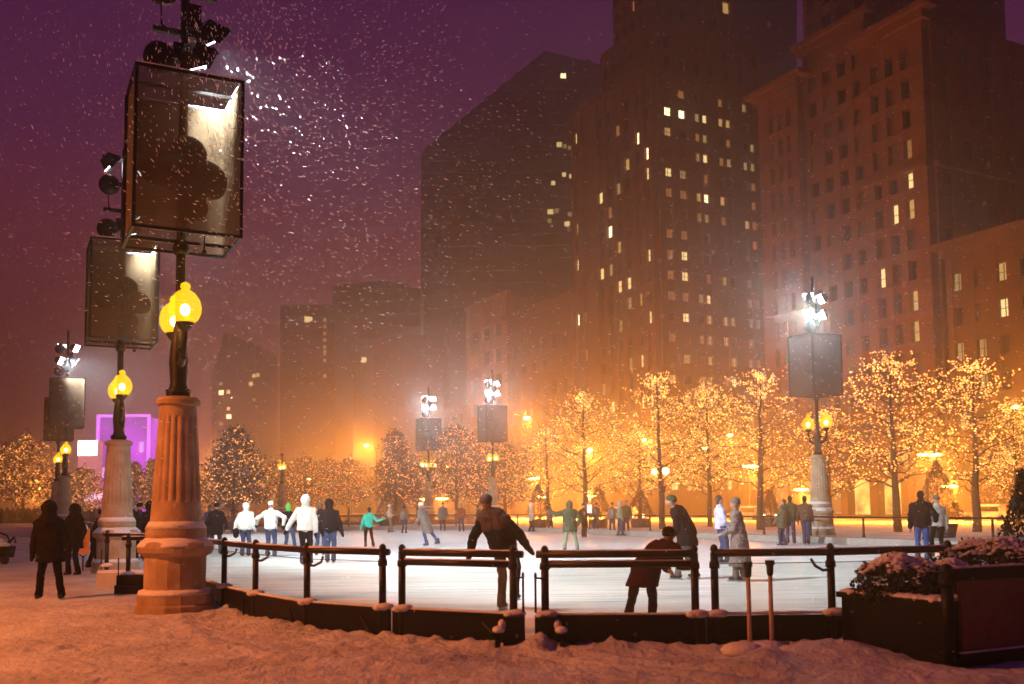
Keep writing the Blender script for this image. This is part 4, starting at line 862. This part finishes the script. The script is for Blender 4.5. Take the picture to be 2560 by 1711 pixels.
    for j in range(5):
        t = j/4; c_ = topc.lerp(hemc, t); w_ = (.185+(.185*fl-.185)*t)*b
        for i in range(n):
            th = 2*PI*i/n; rings.append(c_+r*(math.cos(th)*w_)+f*(math.sin(th)*w_*.74))
    fs_ = [(j*n+i, j*n+(i+1) % n, (j+1)*n+(i+1) % n, (j+1)*n+i) for j in range(4) for i in range(n)]+[tuple(range(n))[::-1], tuple(4*n+i for i in range(n))]
    jac.add(rings, fs_)
    tro.cap(hp[-1], hp[1], .115, .115); tro.cap(pelv, pelv+tdir*.06, .12, .12)
    if hood is not None and hood is top: jac.ball(hd-f*.018+up*.012, (.118*hk, .128*hk, .150), 3, M=Mh); jac.cap(neck-up*.03, hd-f*.03, .10, .11); (jac.cap(ch-up*.02, hd-up*.04-f*.02, .20, .115) if hk > 1 else None)
    vox = max(.013, Y*.00055)
    def fin(mb, name, m_, parent, disp=0, v=vox):
        mb.v = [tuple(V(c_)*k) for c_ in mb.v]; o = mb.build(name, m_, parent, smooth=True)
        md = o.modifiers.new('join', 'REMESH'); md.mode = 'VOXEL'; md.voxel_size = v*k; md.use_smooth_shade = True
        sm = o.modifiers.new('soft', 'SMOOTH'); sm.factor = .5; sm.iterations = 3
        if disp:
            tx = bpy.data.textures.get('folds') or bpy.data.textures.new('folds', 'CLOUDS'); tx.noise_scale = .10; tx.noise_depth = 2
            dm = o.modifiers.new('folds', 'DISPLACE'); dm.texture = tx; dm.strength = disp; dm.texture_coords = 'GLOBAL'; dm.mid_level = .5
        return o
    o = fin(body, 'person', skin, None, v=min(vox, .018)); o.location = (p0.x, p0.y, z); tag(o, label, 'person', group)
    fin(tro, 'trousers', legs, o, .03)
    if yoke is not None:   # two-tone jacket: upper part a second colour, split by height along the back
        jo = fin(jac, 'jacket', top, o, .045)
        jo.data.materials.append(yoke); nrm = tdir
        # shell over the shoulders
        y2 = MB(); y2.cap(sh[-1]-tdir*.02, sh[1]-tdir*.02, .092*b, .092*b); y2.cap(ch-r*.09-tdir*.16, ch-r*.09, .128*b, .118*b); y2.cap(ch+r*.09-tdir*.16, ch+r*.09, .128*b, .118*b); y2.cap(ch-tdir*.16, ch, .134*b, .13*b)
        fin(y2, 'jacket_yoke', yoke, o, .03)
    else: fin(jac, 'jacket' if coat == 'short' else 'coat', top, o, .045)
    if hood is not None and hood is not top:
        m_ = MB(); m_.ball(hd-f*.018+up*.012, (.115, .125, .145), 3, M=Mh); m_.cap(neck-up*.02, hd-f*.03, .10, .11); fin(m_, 'hood', hood, o, .02)
    if hat is not None:
        m_ = MB(); m_.ball(hd+up*.045-f*.008, (.092, .110, .088), 3, M=Mh); m_.ball(hd+up*.02-f*.02, (.095, .108, .06), 2, M=Mh); fin(m_, 'hat', hat, o, .015, .012)
    elif hood is None:
        m_ = MB(); m_.ball(hd+up*.028-f*.028, (.088, .098, .105), 3, M=Mh); m_.ball(hd-up*.05-f*.055, (.07, .05, .08), 2, M=Mh); fin(m_, 'hair', hair or BRN, o, .02, .012)
    if face:
        for s in (-1, 1): m_ = MB(); m_.ball((hd+r*(.033*s)+f*.094+up*.018)*k, .009, 1); m_.build('eye', RUB, o)
    for s in (-1, 1):
        m2, base, yf = FT[s]; bo = fin(m2, 'skate' if skates else 'boot', SKT, o, 0, .014)
        if skates: mb = MB(); ax = (yf, yf.cross(up), up); mb.box((base+yf*.04+up*.012)*k, (.29*k, .006, .024*k), ax=ax); mb.box((base+yf*.04+up*.032)*k, (.2*k, .012, .02*k), ax=ax); mb.build('blade', STEEL, bo)
    if gloves is not None:
        for s in (-1, 1):
            m_ = MB(); el, ha = ik(sh[s], HN[s], .29, .27, (-f*.6-up*.3+r*(.35*s)) if not elbow else q(*elbow[0 if s == order[0] else 1])); d = (ha-el).normalized(); m_.cap(ha-d*.02, ha+d*.06, .040, .046); m_.cap(ha+d*.06, ha+d*.12+f*.01, .044, .032); m_.cap(ha+d*.02, ha+d*.06+r*(-s*.05), .02, .017); fin(m_, 'glove', gloves, o, 0, .012)
    return o, hd*k
OFF = 'people standing on the snow beside the rink'
person('hooded person in a long dark coat standing alone on the snow, legs apart', 130, 18.0, 1.74, 172, BLK, BLK, 'mid', hood=BLK, z=0, group=OFF, hk=1.18, feet=((-.20, 0, .0), (.19, .05, 0)), hands=((-.31, -.05, .84), (.33, -.02, .86)), skates=False, lean=(-.05, 0), bulk=1.22, face=True, skin=SKN2, gloves=BLK)
person('hooded person in black half hidden between the lone hooded man and the orange sign', 187, 24.5, 1.73, 200, BLK, BLK, 'mid', hood=BLK, hk=1.15, z=0, group=OFF, skates=False, bulk=1.2, hands=((-.2, -.1, .9), (.22, -.2, .85)), lean=(.03, -.08), gloves=BLK)
person('dark-clothed person bending behind the orange sign', 240, 27.5, 1.66, 60, BLK, BLK, 'short', hat=BLK, z=0, group=OFF, skates=False, lean=(.20, 0), pel=(-.05, 0), feet=((-.2, 0, 0), (.0, .1, 0)), hands=((.1, -.1, .85), (.25, .1, .9)), bulk=1.15)
for lab, px, Y, H, kw in (('person with a pale cap in the dark huddle between the two nearest columns', 331, 30, 1.78, dict(top=BLK, hat=GRY)), ('person in a dark grey coat, middle of the huddle between the two nearest columns', 349, 31.5, 1.76, dict(top=cl('charcoal cloth', (.03, .03, .035)), hat=BLK, coat='mid')), ('person in black beside the tall column, last of the dark huddle', 374, 30.5, 1.77, dict(top=BLK, hood=BLK))):
    person(lab, px, Y, H, 20, legs=BLK, group='dark huddle of people between the columns', z=.05, bulk=1.15, **kw)
# line of skaters
person('dark skater glimpsed between the tall column and the first skater in black', 524, 42, 1.72, 10, NAVY, BLK, 'short', hair=BRN)
person('small distant skater in grey between the girl in teal and the bent skater', 1010, 60, 1.6, 30, GRY, NAVY, 'short', hat=BLK)
person('small distant skater in brown beyond the skater with the pale bag', 1490, 58, 1.7, 200, BRN, NAVY, 'short', hat=BLK)
person('distant skater in navy between the green suit and the flared dark coat', 1375, 61, 1.7, 80, NAVY, BLK, 'mid', hair=BLK)
person('skater in black with bent knees, first of the line beside the tall column', 540, 34, 1.76, -15, BLK, NAVY, 'mid', hat=BLK, feet=((-.16, -.1, 0), (.14, .1, .0)), hands=((-.26, .1, .95), (.38, 0, .80)), bulk=1.2, lean=(-.02, .1))
person('skater in a white hooded puffer and blue jeans with a dark bag at the hip', 613, 32.7, 1.74, 5, WHT, JEAN, hood=WHT, hands=((-.34, 0, .85), (.30, .1, .85)), bulk=1.22, feet=((-.09, 0, 0), (.12, 0, 0)), lean=(.0, .12))
person('skater in a white jacket and white hat holding both arms out', 677, 32.2, 1.78, 0, WHT, JEAN, hat=WHT, hands=((-.46, .05, 1.02), (.40, 0, .98)), elbow=((-.4, -.4, -.2), (1, -.3, .5)), feet=((-.10, 0, 0), (.13, 0, 0)), bulk=1.12, gloves=BLK)
person('skater in black top with a bright green hood between two white jackets', 722, 36, 1.72, 10, BLK, JEAN, hood=LGRN, lean=(-.03, .1), feet=((-.12, 0, 0), (.28, -.15, 0)), hands=((-.2, .2, .9), (.22, .2, .9)), bulk=1.1)
person('tall skater in a white puffer with fur hood and black trousers, arm held out low', 764, 27.3, 1.88, -5, WHT, BLK, hood=WHT, hands=((-.52, 0, .82), (.27, 0, .76)), elbow=((0, -.5, .2), (1, -.3, 0)), feet=((-.06, -.05, 0), (.12, .05, 0)), bulk=1.16, gloves=BLK)
person('skater mostly hidden between the tall white puffer and the black jacket', 800, 33, 1.74, 8, BLK, JEAN, hair=BRN, bulk=1.05)
person('skater in a black jacket with a pale shirt hem and blue jeans', 825, 28.4, 1.80, 4, BLK, JEAN, hood=BLK, hands=((-.24, .15, .85), (.36, 0, .74)), bulk=1.25, feet=((-.07, 0, 0), (.10, 0, 0)), lean=(-.04, .12), gloves=BLK)
person('girl skating in a teal jacket with one arm stretched out', 921, 39.4, 1.56, -25, TEAL, BLK, hair=BLK, hands=((-.36, .05, .72), (.62, .1, 1.22)), elbow=((-.5, -.3, 0), (0, -.2, -.8)), feet=((-.12, 0, 0), (.22, .05, 0)), lean=(.02, .05), pel=(.0, 0), bulk=1.1, gloves=TEAL)
person('pale distant skater past the girl in teal, one arm raised', 974, 62, 1.72, 90, CREAM, GRY, hat=WHT, hands=((-.25, 0, 1.1), (.3, 0, 1.1)), feet=((-.05, 0, 0), (.16, 0, 0)))
person('bent skater in a long dark coat and white hat kicking one leg back', 1062, 40.2, 1.78, -70, TWEED, JEAN2, 'long', hat=WHT, lean=(-.16, .08), pel=(.02, 0), feet=((.08, 0, 0), (.52, .05, .06)), hands=((-.38, 0, .86), (.20, 0, .9)), bulk=1.25)
person('distant skater in a dark grey coat right of the bent one in the long coat', 1107, 64, 1.84, 175, GRY, BLK, 'mid', hat=BLK, bulk=1.1)
person('distant skater in a rust red jacket with a dark backpack', 1153, 62, 1.74, 185, RED, NAVY, hair=BRN, feet=((-.1, 0, 0), (.15, 0, 0)), bulk=1.15)
person('distant woman in a long flared dark coat', 1197, 63, 1.66, 90, BLK, BLK, 'dress', hair=BLK, feet=((-.2, 0, 0), (.16, 0, 0)), hands=((-.2, 0, .9), (.4, 0, 1.0)))
person('big skater in a beige and black jacket and knit hat gliding past the gate', 1262, 15.2, 1.77, 30, BLK, cl('charcoal trousers', (.02, .02, .02)), 'short', hat=GRY, yoke=BEI, lean=(-.17, .06), pel=(-.02, 0), feet=((-.06, -.05, 0), (.14, .25, .10)), hands=((-.56, 0, .76), (.50, 0, .74)), elbow=((-.5, -.3, .8), (1, -.2, .9)), bulk=1.24, gloves=BLK, headoff=(-.05, 0, 0))
person('distant person in a long white coat beside a conical shrub', 1328, 60, 1.76, 90, CREAM, BLK, 'mid', hood=WHT)
person('skater in a dark green suit holding one arm straight out', 1424, 34.5, 1.70, 178, GRN, PGRN, 'mid', hood=GRN, feet=((-.20, 0, 0), (.27, 0, 0)), hands=((-.72, 0, 1.40), (.28, 0, .90)), elbow=((0, -.3, -1), (1, -.2, 0)), bulk=1.3, face=True, skin=SKN2)
o_, h_ = person('dark skater carrying a pale bag with painted glow behind the one in green', 1459, 49, 1.66, 160, BLK, BLK, hat=BLK, hands=((-.2, -.1, .9), (.36, -.1, 1.15)), feet=((-.06, 0, 0), (.08, 0, 0)))
m = MB(); m.box((0, 0, 0), (.22, .12, .42), .2); tag(m.build('bag', emat('pale bag with painted glow', (.9, .9, .8), 1.3), loc=(at(1474, 1300, 48.7).x, 48.7, 1.45)), 'pale bag, its glow painted in, held up by the dark skater behind the one in green', 'bag')  # the bag is no lamp: its brightness is put in as emission
person('skater in a pale jacket, the paler one of the close pair', 1550, 51, 1.78, 90, PGRN, NAVY, 'short', hood=CREAM, bulk=1.15, feet=((-.1, 0, 0), (.12, 0, 0)))
person('skater in a dark jacket, the darker one of the close pair', 1566, 53, 1.80, 200, GRN, NAVY, 'short', hair=BLK, bulk=1.1)
person('skater hidden behind the close pair in pale and dark jackets', 1531, 54, 1.70, 200, GRY, NAVY, 'short', hat=BLK)
person('man in a black coat and dark green hat bending forward as he skates', 1712, 20.9, 1.80, -75, BLK, GRY, 'mid', hat=GRN, lean=(-.20, 0), pel=(.06, 0), feet=((-.16, .05, 0), (.20, 0, .02)), hands=((-.30, 0, .86), (.20, .1, .8)), bulk=1.42, headoff=(-.09, 0, 0), hood=None)
person('skater in a pale lilac shirt partly hidden by a woman in a tweed coat', 1802, 26.5, 1.78, 80, PALE, JEAN, 'short', hair=BRN, lean=(-.02, 0), feet=((-.05, 0, 0), (.14, 0, 0)), hands=((.05, .1, .85), (.25, -.1, .95)), bulk=1.05)
person('woman in a long tweed coat reaching an arm to the skater in lilac', 1846, 20.3, 1.68, -80, TWEED, GRY, 'dress', hat=GRY, lean=(-.07, 0), pel=(.02, 0), hands=((-.34, 0, 1.0), (.1, .1, .85)), feet=((-.08, 0, 0), (.10, 0, 0)), bulk=1.15)
person('skater in a mottled olive coat, bulkiest of the huddled group', 1957, 37.0, 1.72, -60, CAMO, NAVY, 'mid', hair=BRN, bulk=1.5, lean=(.03, 0), feet=((-.1, 0, 0), (.08, 0, 0)), hands=((-.3, 0, .9), (.2, 0, .9)))
person('skater with dark hair in the middle of the huddled group', 1976, 38.5, 1.85, 10, GRN, JEAN, 'short', hair=BLK, bulk=1.2)
person('skater in blue jeans on the column side of the huddled group', 2013, 38.0, 1.84, 30, BRN, JEAN, 'short', hair=BLK, bulk=1.1, feet=((-.05, 0, 0), (.12, .1, 0)))
person('man in a black jacket and blue jeans with an arm round his partner', 2303, 27, 1.86, 20, BLK, JEAN2, 'short', hair=BLK, hands=((-.3, 0, .78), (.40, .05, 1.0)), bulk=1.3, feet=((-.12, 0, 0), (.12, 0, 0)))
person('person in a cream jacket skating close to the man in black', 2343, 28.5, 1.76, -10, CREAM, BLK, 'short', hat=GRY, hands=((-.28, 0, .9), (.26, 0, .8)), bulk=1.12, feet=((-.18, 0, 0), (.18, 0, 0)))
person('person in a dark red coat and black hat leaning over the gate rail', 1608, 12.25, 1.44, 35, REDC, BLK, 'mid', hat=BLK, lean=(.34, -.02), pel=(-.02, 0), feet=((-.30, 0, 0), (.10, 0, 0)), hands=((.30, -.35, .95), (.62, -.25, .98)), elbow=((.2, 0, -1), (.5, 0, -1)), bulk=1.25, drop=.0, group='people at the rink fence', headoff=(-.02, 0, -.02))
m = MB(); m.cap((0, 0, 0), (0, 0, -.14), .10, .09); tag(m.build('bag', BLK, loc=(at(590, 1300, 32.5).x, 32.5, .88)), 'small dark bag hanging at the hip of a skater in a white puffer', 'bag')
# ------------------------------------------------------------------ sign and stroller on the snow
p = at(208, 1380, 26.2); T = thing('sign', 'small orange notice board on a pole, capped with snow', 'sign', (p.x, p.y, 0))
SG1 = mat('orange notice face', (.62, .26, .07), .6); SG2 = mat('notice lettering', (.16, .05, .02), .6)
m = MB(); m.tube([(0, 0, 0), (0, 0, .42)], .022, 8); m.tube([(-.1, 0, .46), (0, 0, .36), (.1, 0, .46)], .015, 6); m.build('pole', IRON, T)
m = MB(); m.box((0, 0, .77), (.32, .03, .64)); m.build('board', SG1, T)
for i, (zz, ww) in enumerate(((.86, .2), (.82, .2), (.76, .16), (.72, .18), (.68, .14), (.64, .19))):
    m = MB(); x = -ww/2; R = random.Random(i)
    while x < ww/2-.01: l = R.uniform(.01, .03); m.box((x+l/2, -.018, zz), (l, .004, .016)); x += l+.007
    m.build('lettering', SG2, T)
m = MB(); m.box((0, 0, 1.10), (.30, .05, .02)); m.ball((0, 0, 1.12), (.12, .05, .12), 2); m.build('snow_cap', SNOWM, T, smooth=True)
p = at(6, 1390, 30.5); T = thing('stroller', 'snow-covered pushchair at the picture edge', 'stroller', (p.x, p.y, 0))
m = MB(); m.tube([(-.3, 0, .3), (-.3, 0, .75), (-.1, 0, .93), (.12, 0, .85), (.2, 0, .7), (.1, 0, .58)], .03, 8); m.tube([(.1, .1, .58), (.30, .1, .80), (.34, .1, .62)], .045, 8); m.build('handle', RUB, T)
m = MB(); m.box((-.05, 0, .35), (.55, .5, .34), taper=1.15); m.build('basket', BLK, T)
for x in (-.25, .2): m = MB(); m.tube([(x, -.28, .12), (x, -.22, .12)], .13, 14); m.build('wheel', RUB, T)
m = MB(); m.ball((-.05, 0, .56), (.26, .22, .12), 2); m.ball((-.15, 0, .68), (.15, .15, .12), 2); m.build('snow_cap', SNOWM, T, smooth=True)
# ------------------------------------------------------------------ falling snow
FL = bpy.data.materials.new('snowflake'); FL.use_nodes = True; nt = FL.node_tree; nt.nodes.remove(nt.nodes['Principled BSDF'])
d_ = nt.nodes.new('ShaderNodeBsdfDiffuse'); d_.inputs[0].default_value = (.9, .9, .9, 1); l_ = nt.nodes.new('ShaderNodeBsdfTranslucent'); l_.inputs[0].default_value = (.9, .9, .9, 1)
a_ = nt.nodes.new('ShaderNodeAddShader'); nt.links.new(d_.outputs[0], a_.inputs[0]); nt.links.new(l_.outputs[0], a_.inputs[1]); nt.links.new(a_.outputs[0], nt.nodes['Material Output'].inputs[0])
R = random.Random(99); m = MB(); OCT = [V((1, 0, 0)), V((-1, 0, 0)), V((0, 1, 0)), V((0, -1, 0)), V((0, 0, 1)), V((0, 0, -1))]; OF = [(0, 2, 4), (2, 1, 4), (1, 3, 4), (3, 0, 4), (2, 0, 5), (1, 2, 5), (3, 1, 5), (0, 3, 5)]
def flake(p, r_, st):
    w_ = noise.noise_vector(p*.22); d = V((1, .3, -.45))+V(w_)*2.2; d = (d+V((R.gauss(0, .25), R.gauss(0, .25), R.gauss(0, .25)))).normalized(); q_ = d.to_track_quat('Z', 'Y').to_matrix()
    m.add([p+q_ @ V((c_.x*r_, c_.y*r_*.8, c_.z*r_*st)) for c_ in OCT], OF)
for i in range(12000):
    Y = (R.random()**.62)*50+3.2; X = R.uniform(-.62, .62)*Y; Z = 1.6+R.uniform(-.15, .62)*Y
    if Z < .2: continue
    flake(V((X, Y, Z)), R.uniform(.0011, .0024)*(.5+Y/22), R.uniform(4, 13))
cl_ = [((-4.2, 15.2, 8.5), 1.1, 1300), ((-3.2, 15.0, 7.4), 2.0, 2900), ((-9.3, 25, 8.6), 2.5, 500), ((-22.5, 51.5, 10), 3.5, 500), ((12.8, 41, 9.6), 3.5, 700), ((-1.6, 70, 9.5), 4, 250)]
for (c_, s_, n_) in cl_:
    for i in range(n_):
        p = V(c_)+V((R.gauss(0, s_), R.gauss(0, s_*.6), R.gauss(0, s_))); flake(p, R.uniform(.0022, .0052)*(.6+c_[1]/34), R.uniform(3, 9))
tag(m.build('falling_snow', FL), kind='stuff')
# ------------------------------------------------------------------ haze
m = MB(); m.box((0, 0, 69), (1900, 1900, 142)); hz = m.build('haze', None); hz.data.materials.clear()
HZ = bpy.data.materials.new('snowy haze'); HZ.use_nodes = True; nt = HZ.node_tree; nt.nodes.remove(nt.nodes['Principled BSDF'])
pv = nt.nodes.new('ShaderNodeVolumePrincipled'); pv.inputs['Color'].default_value = (.93, .93, .95, 1); pv.inputs['Density'].default_value = HAZE; pv.inputs['Anisotropy'].default_value = .86
nt.links.new(pv.outputs[0], nt.nodes['Material Output'].inputs['Volume']); hz.data.materials.append(HZ); tag(hz, kind='stuff')
# base every building Empty at its own foot
bpy.context.view_layer.update()
for o in [o for o in bpy.data.objects if o.type == 'EMPTY' and o.location.length < .01 and not o.parent]:
    ks = children(o); 
    if not ks: continue
    w_ = ks[0]; bb = [V(c_) for c_ in w_.bound_box]; b0 = V((sum(c_.x for c_ in bb)/8, sum(c_.y for c_ in bb)/8, 0))+V((w_.location.x, w_.location.y, 0)); o.location = b0
    for k in ks: k.location = k.location-b0
# ------------------------------------------------------------------ render settings
sc.view_settings.view_transform = 'Standard'; sc.view_settings.look = 'None'; sc.view_settings.exposure = 0; sc.view_settings.gamma = 1
cy = sc.cycles; cy.max_bounces = 5; cy.diffuse_bounces = 2; cy.glossy_bounces = 2; cy.transparent_max_bounces = 24; cy.volume_bounces = 0; cy.transmission_bounces = 2
cy.sample_clamp_indirect = 4; cy.sample_clamp_direct = 0; cy.use_denoising = True; cy.denoiser = 'OPENIMAGEDENOISE'; cy.use_light_tree = True; cy.caustics_reflective = False; cy.caustics_refractive = False; cy.use_adaptive_sampling = False
